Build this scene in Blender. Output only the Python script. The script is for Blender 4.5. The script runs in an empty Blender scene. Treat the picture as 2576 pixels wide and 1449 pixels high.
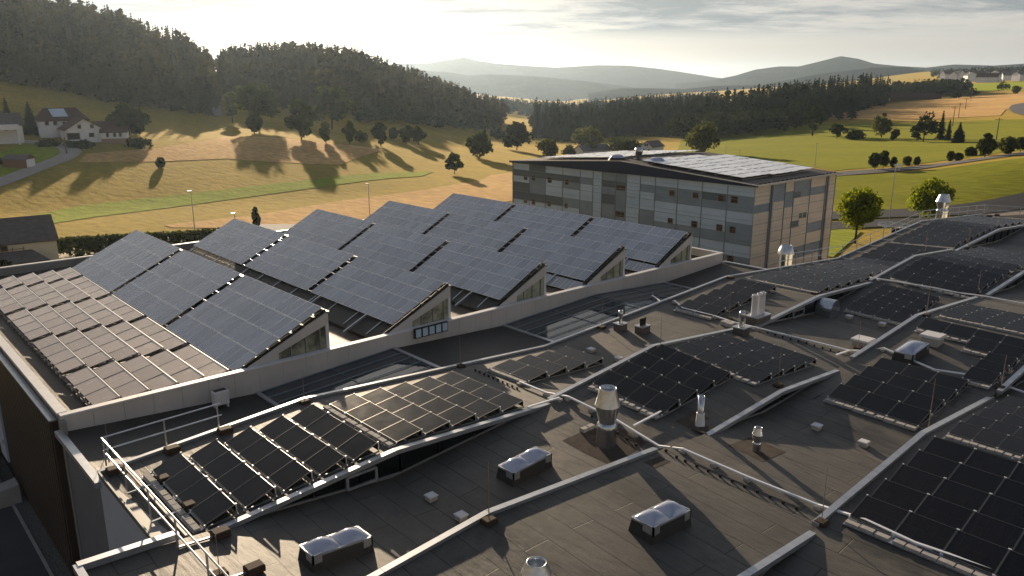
import bpy, math, random
import numpy as np
from mathutils import Vector, Matrix
from mathutils.geometry import delaunay_2d_cdt
R = math.radians
random.seed(7)
rng = np.random.default_rng(11)
scene = bpy.context.scene
COL = scene.collection

# ------------------------------------------------------------------ camera
F, TH, YAW = 1983.2, 0.256677, 0.839006        # photo pixels (2576 wide), pitch down, heading from +X
camd = bpy.data.cameras.new("camera"); cam = bpy.data.objects.new("camera", camd); COL.objects.link(cam)
camd.sensor_width = 36; camd.lens = 36 * F / 2576; camd.clip_start = 0.3; camd.clip_end = 30000
cam.location = (0, 0, 0); cam.rotation_euler = (math.pi / 2 - TH, 0, YAW - math.pi / 2)
scene.camera = cam
GZ = -21.0                                      # ground level below the drone

# ------------------------------------------------------------------ light, sky, exposure
SUN_AZ, SUN_EL = R(66.0), R(11.0)
sund = bpy.data.lights.new("sun", 'SUN'); sun = bpy.data.objects.new("sun", sund); COL.objects.link(sun)
sund.energy = 5.0; sund.angle = R(0.6); sund.color = (1.0, 0.79, 0.55)
SUN_DIR = Vector((math.cos(SUN_EL) * math.cos(SUN_AZ), math.cos(SUN_EL) * math.sin(SUN_AZ), math.sin(SUN_EL)))
sun.rotation_euler = SUN_DIR.to_track_quat('Z', 'Y').to_euler()
scene.view_settings.view_transform = 'Standard'
scene.view_settings.look = 'None'
scene.view_settings.exposure = 0.90
scene.view_settings.gamma = 1.0
world = bpy.data.worlds.new("World"); scene.world = world; world.use_nodes = True
def build_world():
    nt = world.node_tree; N = nt.nodes; L = nt.links
    for n in list(N): N.remove(n)
    out = N.new('ShaderNodeOutputWorld'); bg = N.new('ShaderNodeBackground')
    sky = N.new('ShaderNodeTexSky'); sky.sky_type = 'NISHITA'; sky.sun_disc = False
    sky.sun_elevation = SUN_EL; sky.sun_rotation = math.pi / 2 - SUN_AZ
    sky.air_density = 1.0; sky.dust_density = 2.0; sky.ozone_density = 1.0
    tc = N.new('ShaderNodeTexCoord')
    def math_(op, a, b=None, c=None):
        n = N.new('ShaderNodeMath'); n.operation = op
        for i, v in enumerate((a, b, c)):
            if v is None: continue
            if isinstance(v, (int, float)): n.inputs[i].default_value = v
            else: L.new(v, n.inputs[i])
        return n.outputs[0]
    sep = N.new('ShaderNodeSeparateXYZ'); L.new(tc.outputs['Generated'], sep.inputs[0])
    zz = math_('ADD', math_('MAXIMUM', sep.outputs[2], 0.0), 0.06)
    comb = N.new('ShaderNodeCombineXYZ')
    L.new(math_('DIVIDE', sep.outputs[0], zz), comb.inputs[0])
    L.new(math_('DIVIDE', sep.outputs[1], zz), comb.inputs[1])
    mp = N.new('ShaderNodeMapping'); L.new(comb.outputs[0], mp.inputs[0])
    mp.inputs['Rotation'].default_value = (0, 0, -YAW); 
    def noise(scale, detail, rough, sx=1.0, sy=1.0, off=0.0):
        m = N.new('ShaderNodeMapping'); L.new(mp.outputs[0], m.inputs[0])
        m.inputs['Scale'].default_value = (sx, sy, 1); m.inputs['Location'].default_value = (off, off * .7, 0)
        n = N.new('ShaderNodeTexNoise'); n.inputs['Scale'].default_value = scale
        n.inputs['Detail'].default_value = detail; n.inputs['Roughness'].default_value = rough
        n.inputs['Distortion'].default_value = 0.35
        L.new(m.outputs[0], n.inputs['Vector']); return n.outputs['Fac']
    def ramp(v, pts):
        r = N.new('ShaderNodeValToRGB'); L.new(v, r.inputs[0]); e = r.color_ramp.elements
        while len(e) < len(pts): e.new(0.5)
        for i, (p, c) in enumerate(pts):
            e[i].position = p; e[i].color = (c, c, c, 1) if isinstance(c, (int, float)) else (*c, 1)
        return r.outputs[0]
    def mix(f, a, b, typ='MIX'):
        n = N.new('ShaderNodeMix'); n.data_type = 'RGBA'; n.blend_type = typ
        for s, v in ((0, f), (6, a), (7, b)):
            if isinstance(v, (int, float)): n.inputs[s].default_value = v
            elif isinstance(v, tuple): n.inputs[s].default_value = (*v, 1)
            else: L.new(v, n.inputs[s])
        return n.outputs[2]
    # angle from the sun
    dot = N.new('ShaderNodeVectorMath'); dot.operation = 'DOT_PRODUCT'
    nrm = N.new('ShaderNodeVectorMath'); nrm.operation = 'NORMALIZE'; L.new(tc.outputs['Generated'], nrm.inputs[0])
    L.new(nrm.outputs[0], dot.inputs[0]); dot.inputs[1].default_value = SUN_DIR
    d = math_('MAXIMUM', dot.outputs['Value'], 0.0)
    near = math_('POWER', d, 110.0); wide = math_('POWER', d, 14.0)
    hi = ramp(sep.outputs[2], [(0.0, 0.0), (0.040, 0.0), (0.062, 1.0), (0.16, 0.9), (0.4, 0.35)])
    big = noise(0.42, 7, 0.62, 1.0, 0.55, 3.7)
    fine = noise(1.15, 10, 0.70, 0.9, 0.7, 9.1)
    body = math_('ADD', math_('MULTIPLY', big, 0.66), math_('MULTIPLY', fine, 0.34))
    mask = math_('MULTIPLY', ramp(body, [(0.41, 0.0), (0.50, 1.0)]), hi)
    thick = math_('MULTIPLY', ramp(body, [(0.44, 0.0), (0.55, 1.0)]), hi)
    high = ramp(sep.outputs[2], [(0.085, 1.0), (0.17, 0.42), (0.5, 0.0)])
    hic = mix(high, (0.25, 0.65, 1.55), (5.6, 5.35, 5.0))
    veil = mix(wide, hic, (8.2, 7.7, 7.0))          # thin high haze of an evening sky
    base = mix(0.88, sky.outputs[0], veil)
    base = mix(near, base, (17.0, 15.8, 14.0))
    rim = mix(wide, (7.2, 6.8, 6.3), (11.0, 10.4, 9.6))
    core = mix(wide, (2.6, 2.95, 3.1), (4.2, 4.2, 4.1))
    cl = mix(thick, rim, core)
    cl = mix(near, cl, mix(thick, (13.0, 12.3, 11.2), (5.6, 5.4, 5.1)))
    final = mix(mask, base, cl)
    L.new(final, bg.inputs['Color']); bg.inputs['Strength'].default_value = 0.055
    L.new(bg.outputs[0], out.inputs['Surface'])
build_world()

# ------------------------------------------------------------------ pixel rays of the calibrated photo
_c, _s = math.cos(YAW), math.sin(YAW)
FW = np.array([_c * math.cos(TH), _s * math.cos(TH), -math.sin(TH)])
RT = np.array([_s, -_c, 0.0]); UPV = np.array([_c * math.sin(TH), _s * math.sin(TH), math.cos(TH)])
def ray(px, py): return FW + RT * ((px - 1288) / F) - UPV * ((py - 724.5) / F)
def atz(px, py, z): d = ray(px, py); return d * (z / d[2])
def aty(px, py, y): d = ray(px, py); return d * (y / d[1])
def atx(px, py, x): d = ray(px, py); return d * (x / d[0])
def crop(x0, y0, s):                                      # crop pixels -> photo pixels
    return lambda a, b: ((x0 + a / s) / 1.4907, (y0 + b / s) / 1.4907)

# ------------------------------------------------------------------ materials
MAT = {}
def mat(name, col, rough=0.6, metal=0.0, noise=None, bump=None, ior=None, coat=0.0, spec=None, stretch=(1, 1, 1)):
    """noise=(scale, second colour, contrast lo, hi); bump=(scale, strength, distance)"""
    m = bpy.data.materials.new(name); m.use_nodes = True; MAT[name] = m
    nt = m.node_tree; N = nt.nodes; L = nt.links; b = N['Principled BSDF']
    b.inputs['Base Color'].default_value = (*col, 1); b.inputs['Roughness'].default_value = rough
    b.inputs['Metallic'].default_value = metal; b.inputs['Coat Weight'].default_value = coat
    if ior: b.inputs['IOR'].default_value = ior; b.inputs['Metallic'].default_value = metal
    if metal == 0: b.inputs['Specular IOR Level'].default_value = 0.17
    if spec is not None: b.inputs['Specular IOR Level'].default_value = spec
    tc = N.new('ShaderNodeTexCoord'); geo = N.new('ShaderNodeNewGeometry')
    mp = N.new('ShaderNodeMapping'); L.new(geo.outputs['Position'], mp.inputs[0]); mp.inputs['Scale'].default_value = stretch
    if noise:
        sc, c2, lo, hi = noise
        n = N.new('ShaderNodeTexNoise'); n.inputs['Scale'].default_value = sc; n.inputs['Detail'].default_value = 8
        n.inputs['Roughness'].default_value = 0.65
        L.new(mp.outputs[0], n.inputs['Vector'])
        r = N.new('ShaderNodeValToRGB'); L.new(n.outputs['Fac'], r.inputs[0])
        r.color_ramp.elements[0].position = lo; r.color_ramp.elements[0].color = (*col, 1)
        r.color_ramp.elements[1].position = hi; r.color_ramp.elements[1].color = (*c2, 1)
        L.new(r.outputs[0], b.inputs['Base Color'])
    if bump:
        n2 = N.new('ShaderNodeTexNoise'); n2.inputs['Scale'].default_value = bump[0]; n2.inputs['Detail'].default_value = 6
        L.new(mp.outputs[0], n2.inputs['Vector'])
        bp = N.new('ShaderNodeBump'); bp.inputs['Strength'].default_value = bump[1]; bp.inputs['Distance'].default_value = bump[2]
        L.new(n2.outputs['Fac'], bp.inputs['Height']); L.new(bp.outputs[0], b.inputs['Normal'])
    return m
def felt(name, c1, c2, seam, swap=True):
    """bitumen roofing felt: sheets about a metre wide with dark lapped seams"""
    m = bpy.data.materials.new(name); m.use_nodes = True; MAT[name] = m
    nt = m.node_tree; N = nt.nodes; L = nt.links; b = N['Principled BSDF']
    geo = N.new('ShaderNodeNewGeometry'); sep = N.new('ShaderNodeSeparateXYZ'); L.new(geo.outputs['Position'], sep.inputs[0])
    wob = N.new('ShaderNodeTexNoise'); wob.inputs['Scale'].default_value = 0.9; wob.inputs['Detail'].default_value = 4
    L.new(geo.outputs['Position'], wob.inputs['Vector'])
    ad = N.new('ShaderNodeMath'); ad.operation = 'MULTIPLY_ADD'; L.new(wob.outputs['Fac'], ad.inputs[0]); ad.inputs[1].default_value = 0.10
    L.new(sep.outputs[0], ad.inputs[2])
    cb = N.new('ShaderNodeCombineXYZ'); L.new(sep.outputs[1], cb.inputs[0]); L.new(ad.outputs[0], cb.inputs[1])
    br = N.new('ShaderNodeTexBrick'); L.new(cb.outputs[0], br.inputs['Vector'])
    br.inputs['Scale'].default_value = 1.0; br.inputs['Brick Width'].default_value = 5.3; br.inputs['Row Height'].default_value = 0.93
    br.inputs['Mortar Size'].default_value = 0.020; br.inputs['Mortar Smooth'].default_value = 0.3; br.offset = 0.37
    br.inputs['Color1'].default_value = (*c1, 1); br.inputs['Color2'].default_value = (*[(a * .1 + q * .9) for a, q in zip(c1, c2)], 1)
    br.inputs['Mortar'].default_value = (*seam, 1)
    n = N.new('ShaderNodeTexNoise'); n.inputs['Scale'].default_value = 0.55; n.inputs['Detail'].default_value = 9; n.inputs['Roughness'].default_value = 0.7
    L.new(geo.outputs['Position'], n.inputs['Vector'])
    r = N.new('ShaderNodeValToRGB'); L.new(n.outputs['Fac'], r.inputs[0])
    r.color_ramp.elements[0].position = 0.32; r.color_ramp.elements[0].color = (0.62, 0.6, 0.58, 1)
    r.color_ramp.elements[1].position = 0.68; r.color_ramp.elements[1].color = (1.2, 1.15, 1.06, 1)
    mx = N.new('ShaderNodeMix'); mx.data_type = 'RGBA'; mx.blend_type = 'MULTIPLY'; mx.inputs[0].default_value = 1.0
    L.new(br.outputs['Color'], mx.inputs[6]); L.new(r.outputs[0], mx.inputs[7])
    g = N.new('ShaderNodeTexNoise'); g.inputs['Scale'].default_value = 42; g.inputs['Detail'].default_value = 3; L.new(geo.outputs['Position'], g.inputs['Vector'])
    r2 = N.new('ShaderNodeValToRGB'); L.new(g.outputs['Fac'], r2.inputs[0])
    r2.color_ramp.elements[0].position = 0.3; r2.color_ramp.elements[0].color = (0.72, 0.72, 0.72, 1)
    r2.color_ramp.elements[1].position = 0.7; r2.color_ramp.elements[1].color = (1.25, 1.25, 1.25, 1)
    mx2 = N.new('ShaderNodeMix'); mx2.data_type = 'RGBA'; mx2.blend_type = 'MULTIPLY'; mx2.inputs[0].default_value = 1.0
    L.new(mx.outputs[2], mx2.inputs[6]); L.new(r2.outputs[0], mx2.inputs[7])
    st = N.new('ShaderNodeTexNoise'); st.inputs['Scale'].default_value = 0.16; st.inputs['Detail'].default_value = 10; st.inputs['Roughness'].default_value = 0.62; st.inputs['Distortion'].default_value = 0.8
    L.new(geo.outputs['Position'], st.inputs['Vector']); r3 = N.new('ShaderNodeValToRGB'); L.new(st.outputs['Fac'], r3.inputs[0]); e3 = r3.color_ramp.elements
    e3[0].position = 0.36; e3[0].color = (0.45, 0.45, 0.46, 1); e3[1].position = 0.60; e3[1].color = (1.12, 1.10, 1.06, 1); q3 = e3.new(0.43); q3.color = (0.95, 0.95, 0.95, 1)
    mx3 = N.new('ShaderNodeMix'); mx3.data_type = 'RGBA'; mx3.blend_type = 'MULTIPLY'; mx3.inputs[0].default_value = 1.0
    L.new(mx2.outputs[2], mx3.inputs[6]); L.new(r3.outputs[0], mx3.inputs[7])
    L.new(mx3.outputs[2], b.inputs['Base Color']); b.inputs['Roughness'].default_value = 0.62
    hgt = N.new('ShaderNodeMath'); hgt.operation = 'MULTIPLY_ADD'; L.new(g.outputs['Fac'], hgt.inputs[0]); hgt.inputs[1].default_value = 0.35
    inv = N.new('ShaderNodeMath'); inv.operation = 'MULTIPLY_ADD'; L.new(br.outputs['Fac'], inv.inputs[0]); inv.inputs[1].default_value = -1.0
    w2 = N.new('ShaderNodeTexNoise'); w2.inputs['Scale'].default_value = 2.2; w2.inputs['Detail'].default_value = 4
    mpw = N.new('ShaderNodeMapping'); mpw.inputs['Scale'].default_value = (2.2, 0.5, 1); L.new(geo.outputs['Position'], mpw.inputs[0]); L.new(mpw.outputs[0], w2.inputs['Vector'])
    w3 = N.new('ShaderNodeMath'); w3.operation = 'MULTIPLY'; L.new(w2.outputs['Fac'], w3.inputs[0]); w3.inputs[1].default_value = 1.6
    L.new(w3.outputs[0], inv.inputs[2]); L.new(inv.outputs[0], hgt.inputs[2])
    bp = N.new('ShaderNodeBump'); bp.inputs['Strength'].default_value = 0.5; bp.inputs['Distance'].default_value = 0.03
    L.new(hgt.outputs[0], bp.inputs['Height']); L.new(bp.outputs[0], b.inputs['Normal'])
    return m
def leafmat(name, c1, c2, trans=0.35, scale=0.35):
    m = bpy.data.materials.new(name); m.use_nodes = True; MAT[name] = m
    nt = m.node_tree; N = nt.nodes; L = nt.links
    for n in list(N):
        if n.type == 'BSDF_PRINCIPLED': N.remove(n)
    out = N['Material Output']
    geo = N.new('ShaderNodeNewGeometry'); n = N.new('ShaderNodeTexNoise'); n.inputs['Scale'].default_value = scale; n.inputs['Detail'].default_value = 7
    L.new(geo.outputs['Position'], n.inputs['Vector'])
    r = N.new('ShaderNodeValToRGB'); L.new(n.outputs['Fac'], r.inputs[0])
    r.color_ramp.elements[0].position = 0.34; r.color_ramp.elements[0].color = (*c1, 1)
    r.color_ramp.elements[1].position = 0.66; r.color_ramp.elements[1].color = (*c2, 1)
    d = N.new('ShaderNodeBsdfDiffuse'); t = N.new('ShaderNodeBsdfTranslucent'); mx = N.new('ShaderNodeMixShader')
    L.new(r.outputs[0], d.inputs[0]); L.new(r.outputs[0], t.inputs[0]); mx.inputs[0].default_value = trans
    L.new(d.outputs[0], mx.inputs[1]); L.new(t.outputs[0], mx.inputs[2]); L.new(mx.outputs[0], out.inputs['Surface'])
    return m
def fieldmat(name, c1, c2, c3, rot, s1=0.05, sheen=0.2):
    """meadow or grain: large patches, fine mottling and faint drill rows"""
    m = bpy.data.materials.new(name); m.use_nodes = True; MAT[name] = m
    nt = m.node_tree; N = nt.nodes; L = nt.links; b = N['Principled BSDF']
    geo = N.new('ShaderNodeNewGeometry'); mp = N.new('ShaderNodeMapping'); L.new(geo.outputs['Position'], mp.inputs[0])
    mp.inputs['Rotation'].default_value = (0, 0, rot); mp.inputs['Scale'].default_value = (1, 0.4, 1)
    a = N.new('ShaderNodeTexNoise'); a.inputs['Scale'].default_value = s1; a.inputs['Detail'].default_value = 10; a.inputs['Roughness'].default_value = 0.7
    L.new(mp.outputs[0], a.inputs['Vector'])
    f = N.new('ShaderNodeTexNoise'); f.inputs['Scale'].default_value = 0.9; f.inputs['Detail'].default_value = 6; L.new(mp.outputs[0], f.inputs['Vector'])
    r = N.new('ShaderNodeValToRGB'); L.new(a.outputs['Fac'], r.inputs[0]); e = r.color_ramp.elements
    e[0].position = 0.36; e[0].color = (*c1, 1); e[1].position = 0.66; e[1].color = (*c3, 1); q = e.new(0.52); q.color = (*c2, 1)
    r2 = N.new('ShaderNodeValToRGB'); L.new(f.outputs['Fac'], r2.inputs[0]); e2 = r2.color_ramp.elements
    e2[0].position = 0.3; e2[0].color = (.62, .62, .62, 1); e2[1].position = 0.7; e2[1].color = (1.3, 1.28, 1.2, 1)
    mx = N.new('ShaderNodeMix'); mx.data_type = 'RGBA'; mx.blend_type = 'MULTIPLY'; mx.inputs[0].default_value = 1
    L.new(r.outputs[0], mx.inputs[6]); L.new(r2.outputs[0], mx.inputs[7]); L.new(mx.outputs[2], b.inputs['Base Color'])
    b.inputs['Roughness'].default_value = 1.0; b.inputs['Specular IOR Level'].default_value = 0.03
    b.inputs['Sheen Weight'].default_value = sheen; b.inputs['Sheen Roughness'].default_value = 0.5; b.inputs['Sheen Tint'].default_value = (*[min(1, v / max(c3)) for v in (c3[0], c3[1], c3[2] * 1.2)], 1)
    bp = N.new('ShaderNodeBump'); bp.inputs['Strength'].default_value = 0.55; bp.inputs['Distance'].default_value = 0.28
    L.new(f.outputs['Fac'], bp.inputs['Height']); L.new(bp.outputs[0], b.inputs['Normal'])
    return m
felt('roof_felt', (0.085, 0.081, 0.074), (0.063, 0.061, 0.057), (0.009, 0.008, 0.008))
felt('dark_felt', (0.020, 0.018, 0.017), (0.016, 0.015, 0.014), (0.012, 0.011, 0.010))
felt('brown_felt', (0.050, 0.033, 0.022), (0.036, 0.025, 0.018), (0.02, 0.015, 0.012))
mat('flashing', (0.50, 0.52, 0.55), 0.34, 0.75, (3.0, (0.40, 0.42, 0.45), .35, .65))
mat('galvanised', (0.62, 0.64, 0.66), 0.30, 0.85, (6, (0.50, 0.52, 0.55), .4, .6))
mat('steel_duct', (0.55, 0.58, 0.62), 0.24, 0.92, (4, (0.45, 0.48, 0.52), .35, .65))
mat('bright_channel', (0.85, 0.86, 0.88), 0.35, 0.3)
mat('white_wall', (0.52, 0.49, 0.46), 0.6, 0, (0.35, (0.42, 0.40, 0.38), .38, .68), None, None, 0, None, (1, 1, 0.15))
mat('white_panel', (0.62, 0.62, 0.62), 0.5, 0, (2, (0.52, 0.52, 0.53), .4, .7))
mat('clay_brown', (0.055, 0.036, 0.024), 0.8)
mat('ballast', (0.40, 0.38, 0.35), 0.85, 0, (9, (0.28, 0.27, 0.25), .4, .7))
mat('black_plastic', (0.02, 0.018, 0.016), 0.6)
mat('rust_rod', (0.28, 0.22, 0.17), 0.5, 0.5)
mat('dark_glass', (0.006, 0.007, 0.008), 0.06, 0, None, None, 1.45)
mat('frame_grey', (0.20, 0.20, 0.20), 0.5, 0.2)
mat('roof_glass', (0.018, 0.030, 0.040), 0.04, 0, None, None, 2.1)
mat('mullion_blue', (0.22, 0.27, 0.32), 0.4, 0.5)
mat('green_glass', (0.36, 0.36, 0.25), 0.08, 0, (0.8, (0.08, 0.085, 0.06), .42, .6), None, 1.6)
mat('dome', (0.40, 0.43, 0.52), 0.10, 0.25, (2.5, (0.34, 0.37, 0.46), .4, .7), None, 1.7, 0.8)
mat('curb', (0.045, 0.043, 0.042), 0.7, 0.0, (3, (0.03, 0.03, 0.03), .4, .65))
mat('asphalt', (0.045, 0.047, 0.052), 0.85, 0, (0.4, (0.062, 0.063, 0.066), .35, .7), (30, .3, .02))
mat('road_grey', (0.10, 0.10, 0.105), 0.9, 0, (0.2, (0.14, 0.135, 0.13), .35, .7))
mat('gravel_lane', (0.33, 0.29, 0.26), 0.95, 0, (0.3, (0.25, 0.23, 0.2), .35, .7))
mat('paving', (0.38, 0.31, 0.23), 0.8, 0, (0.5, (0.28, 0.23, 0.17), .35, .7))
mat('concrete', (0.30, 0.29, 0.28), 0.85, 0, (0.8, (0.22, 0.21, 0.2), .35, .7))
mat('gravel', (0.16, 0.15, 0.14), 0.95, 0, (14, (0.05, 0.05, 0.05), .4, .6), (20, 1, .05))
mat('slat_brown', (0.055, 0.042, 0.033), 0.55, 0, (0.6, (0.038, 0.030, 0.026), .35, .7))
mat('grey_render', (0.14, 0.15, 0.17), 0.8, 0, (0.5, (0.11, 0.12, 0.14), .35, .7))
mat('pale_render', (0.36, 0.40, 0.48), 0.75, 0, (0.5, (0.32, 0.36, 0.43), .35, .7))
mat('cream_render', (0.60, 0.56, 0.44), 0.85, 0, (0.7, (0.54, 0.50, 0.39), .35, .7))
mat('house_white', (0.72, 0.72, 0.74), 0.85, 0, (0.6, (0.62, 0.62, 0.64), .35, .7))
mat('house_base', (0.30, 0.20, 0.15), 0.9)
mat('red_roof', (0.070, 0.030, 0.024), 0.8, 0, (1.2, (0.05, 0.023, 0.02), .35, .7))
mat('grey_roof', (0.13, 0.11, 0.10), 0.75, 0, (2.0, (0.08, 0.07, 0.065), .35, .7))
mat('window_dark', (0.02, 0.022, 0.026), 0.15)
mat('timber', (0.16, 0.09, 0.05), 0.8)
mat('pole_wood', (0.12, 0.09, 0.065), 0.9)
mat('lamp_steel', (0.55, 0.56, 0.58), 0.45, 0.5)
mat('navy_fascia', (0.022, 0.030, 0.058), 0.55, 0.0, (0.6, (0.03, 0.038, 0.068), .4, .7))
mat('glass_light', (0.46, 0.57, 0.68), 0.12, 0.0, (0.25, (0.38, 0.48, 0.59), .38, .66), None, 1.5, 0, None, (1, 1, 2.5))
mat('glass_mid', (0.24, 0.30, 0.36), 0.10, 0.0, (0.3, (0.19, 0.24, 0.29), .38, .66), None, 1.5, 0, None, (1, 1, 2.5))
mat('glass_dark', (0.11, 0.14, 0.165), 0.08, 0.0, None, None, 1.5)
mat('glass_side_reflection', (0.66, 0.58, 0.48), 0.08, 0.0, (0.25, (0.56, 0.50, 0.43), .38, .66), None, 1.9, 0, None, (1, 1, 2.5))  # beige base colour paints in the reflection of a sunlit wall
mat('room_glow', (0.10, 0.055, 0.028), 0.3, 0, (1.4, (0.015, 0.01, 0.008), .42, .58))
mat('black_sign', (0.012, 0.012, 0.013), 0.4)
mat('lettering', (0.75, 0.75, 0.75), 0.5)
mat('pv_frame_dark', (0.18, 0.17, 0.16), 0.35, 0.7)
mat('pv_frame_light', (0.85, 0.85, 0.85), 0.35, 0.6)
mat('soil_stain', (0.045, 0.034, 0.027), 0.95, 0, (3, (0.075, 0.062, 0.052), .35, .65))
mat('bark', (0.06, 0.045, 0.032), 0.95)
def pvmat(name, c1, c2, rough, nx, ny, lc, ior=1.5, metal=0.0):
    """PV glass with cell grid from generated coordinates of the panel"""
    m = bpy.data.materials.new(name); m.use_nodes = True; MAT[name] = m
    nt = m.node_tree; N = nt.nodes; L = nt.links; b = N['Principled BSDF']
    tc = N.new('ShaderNodeTexCoord'); br = N.new('ShaderNodeTexBrick'); br.offset = 0
    mp = N.new('ShaderNodeMapping'); mp.inputs['Scale'].default_value = (nx, ny, 1); L.new(tc.outputs['Generated'], mp.inputs[0]); L.new(mp.outputs[0], br.inputs['Vector'])
    br.inputs['Scale'].default_value = 1; br.inputs['Brick Width'].default_value = 1; br.inputs['Row Height'].default_value = 1
    br.inputs['Mortar Size'].default_value = 0.035; br.inputs['Mortar Smooth'].default_value = 0.2
    br.inputs['Color1'].default_value = (*c1, 1); br.inputs['Color2'].default_value = (*c2, 1); br.inputs['Mortar'].default_value = (*lc, 1)
    oi = N.new('ShaderNodeObjectInfo'); mr = N.new('ShaderNodeMapRange'); L.new(oi.outputs['Random'], mr.inputs[0])
    mr.inputs[3].default_value = 0.86; mr.inputs[4].default_value = 1.12
    mx = N.new('ShaderNodeMix'); mx.data_type = 'RGBA'; mx.blend_type = 'MULTIPLY'; mx.inputs[0].default_value = 1
    L.new(br.outputs['Color'], mx.inputs[6]); L.new(mr.outputs[0], mx.inputs[7]); L.new(mx.outputs[2], b.inputs['Base Color'])
    b.inputs['Roughness'].default_value = rough; b.inputs['IOR'].default_value = ior
    geo = N.new('ShaderNodeNewGeometry')
    dn = N.new('ShaderNodeTexNoise'); dn.inputs['Scale'].default_value = 1.3; dn.inputs['Detail'].default_value = 5; L.new(geo.outputs['Position'], dn.inputs['Vector'])
    rr = N.new('ShaderNodeMapRange'); L.new(dn.outputs['Fac'], rr.inputs[0]); rr.inputs[3].default_value = rough * 0.7; rr.inputs[4].default_value = rough * 1.5
    L.new(rr.outputs[0], b.inputs['Roughness'])
    return m
pvmat('pv_black', (0.0085, 0.008, 0.0085), (0.0105, 0.0095, 0.0095), 0.13, 2, 6, (0.013, 0.012, 0.012), 1.33)
pvmat('pv_blue', (0.33, 0.35, 0.385), (0.36, 0.38, 0.415), 0.18, 6, 4, (0.35, 0.37, 0.42), 1.6, .70)  # pale grey cell colour stands in for sky reflected in the glass
pvmat('pv_brown', (0.50, 0.40, 0.325), (0.54, 0.43, 0.35), 0.23, 1, 18, (0.6, 0.49, 0.41), 1.6, .75)  # light brown cell colour includes the warm sky reflection, painted in
pvmat('pv_office', (0.90, 0.92, 0.95), (0.93, 0.95, 0.97), 0.14, 4, 4, (0.8, 0.82, 0.84), 1.6, .85)  # near-white cell colour is the bright horizon sky's reflection painted in
leafmat('leaf_mid', (0.035, 0.050, 0.012), (0.085, 0.105, 0.025), 0.35, 0.5)
leafmat('leaf_dark', (0.018, 0.028, 0.010), (0.045, 0.060, 0.020), 0.22, 0.4)
leafmat('leaf_bright', (0.10, 0.135, 0.008), (0.28, 0.31, 0.018), 0.55, 0.9)
leafmat('leaf_olive', (0.06, 0.075, 0.02), (0.14, 0.14, 0.035), 0.45, 0.5)
leafmat('needle', (0.010, 0.018, 0.009), (0.026, 0.036, 0.016), 0.12, 0.15)
leafmat('needle_warm', (0.022, 0.022, 0.008), (0.085, 0.068, 0.022), 0.25, 0.045)
fieldmat('meadow', (0.085, 0.088, 0.010), (0.145, 0.122, 0.017), (0.23, 0.165, 0.034), 0.5)
fieldmat('green_meadow', (0.050, 0.078, 0.006), (0.080, 0.100, 0.008), (0.125, 0.122, 0.012), 0.4, 0.05, 0.11)
fieldmat('mown_strip', (0.085, 0.135, 0.007), (0.115, 0.155, 0.010), (0.155, 0.175, 0.014), 0.5, 0.05, 0.13)
fieldmat('wheat', (0.30, 0.185, 0.065), (0.38, 0.24, 0.09), (0.44, 0.29, 0.115), 0.55)
fieldmat('lawn', (0.05, 0.075, 0.008), (0.07, 0.09, 0.010), (0.09, 0.10, 0.014), 0.3, 0.2)
mat('hill_forest', (0.006, 0.012, 0.012), 1.0, 0, (0.006, (0.020, 0.030, 0.018), .42, .74), (0.02, 1.0, 30.0), None, 0, 0.0)

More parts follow.
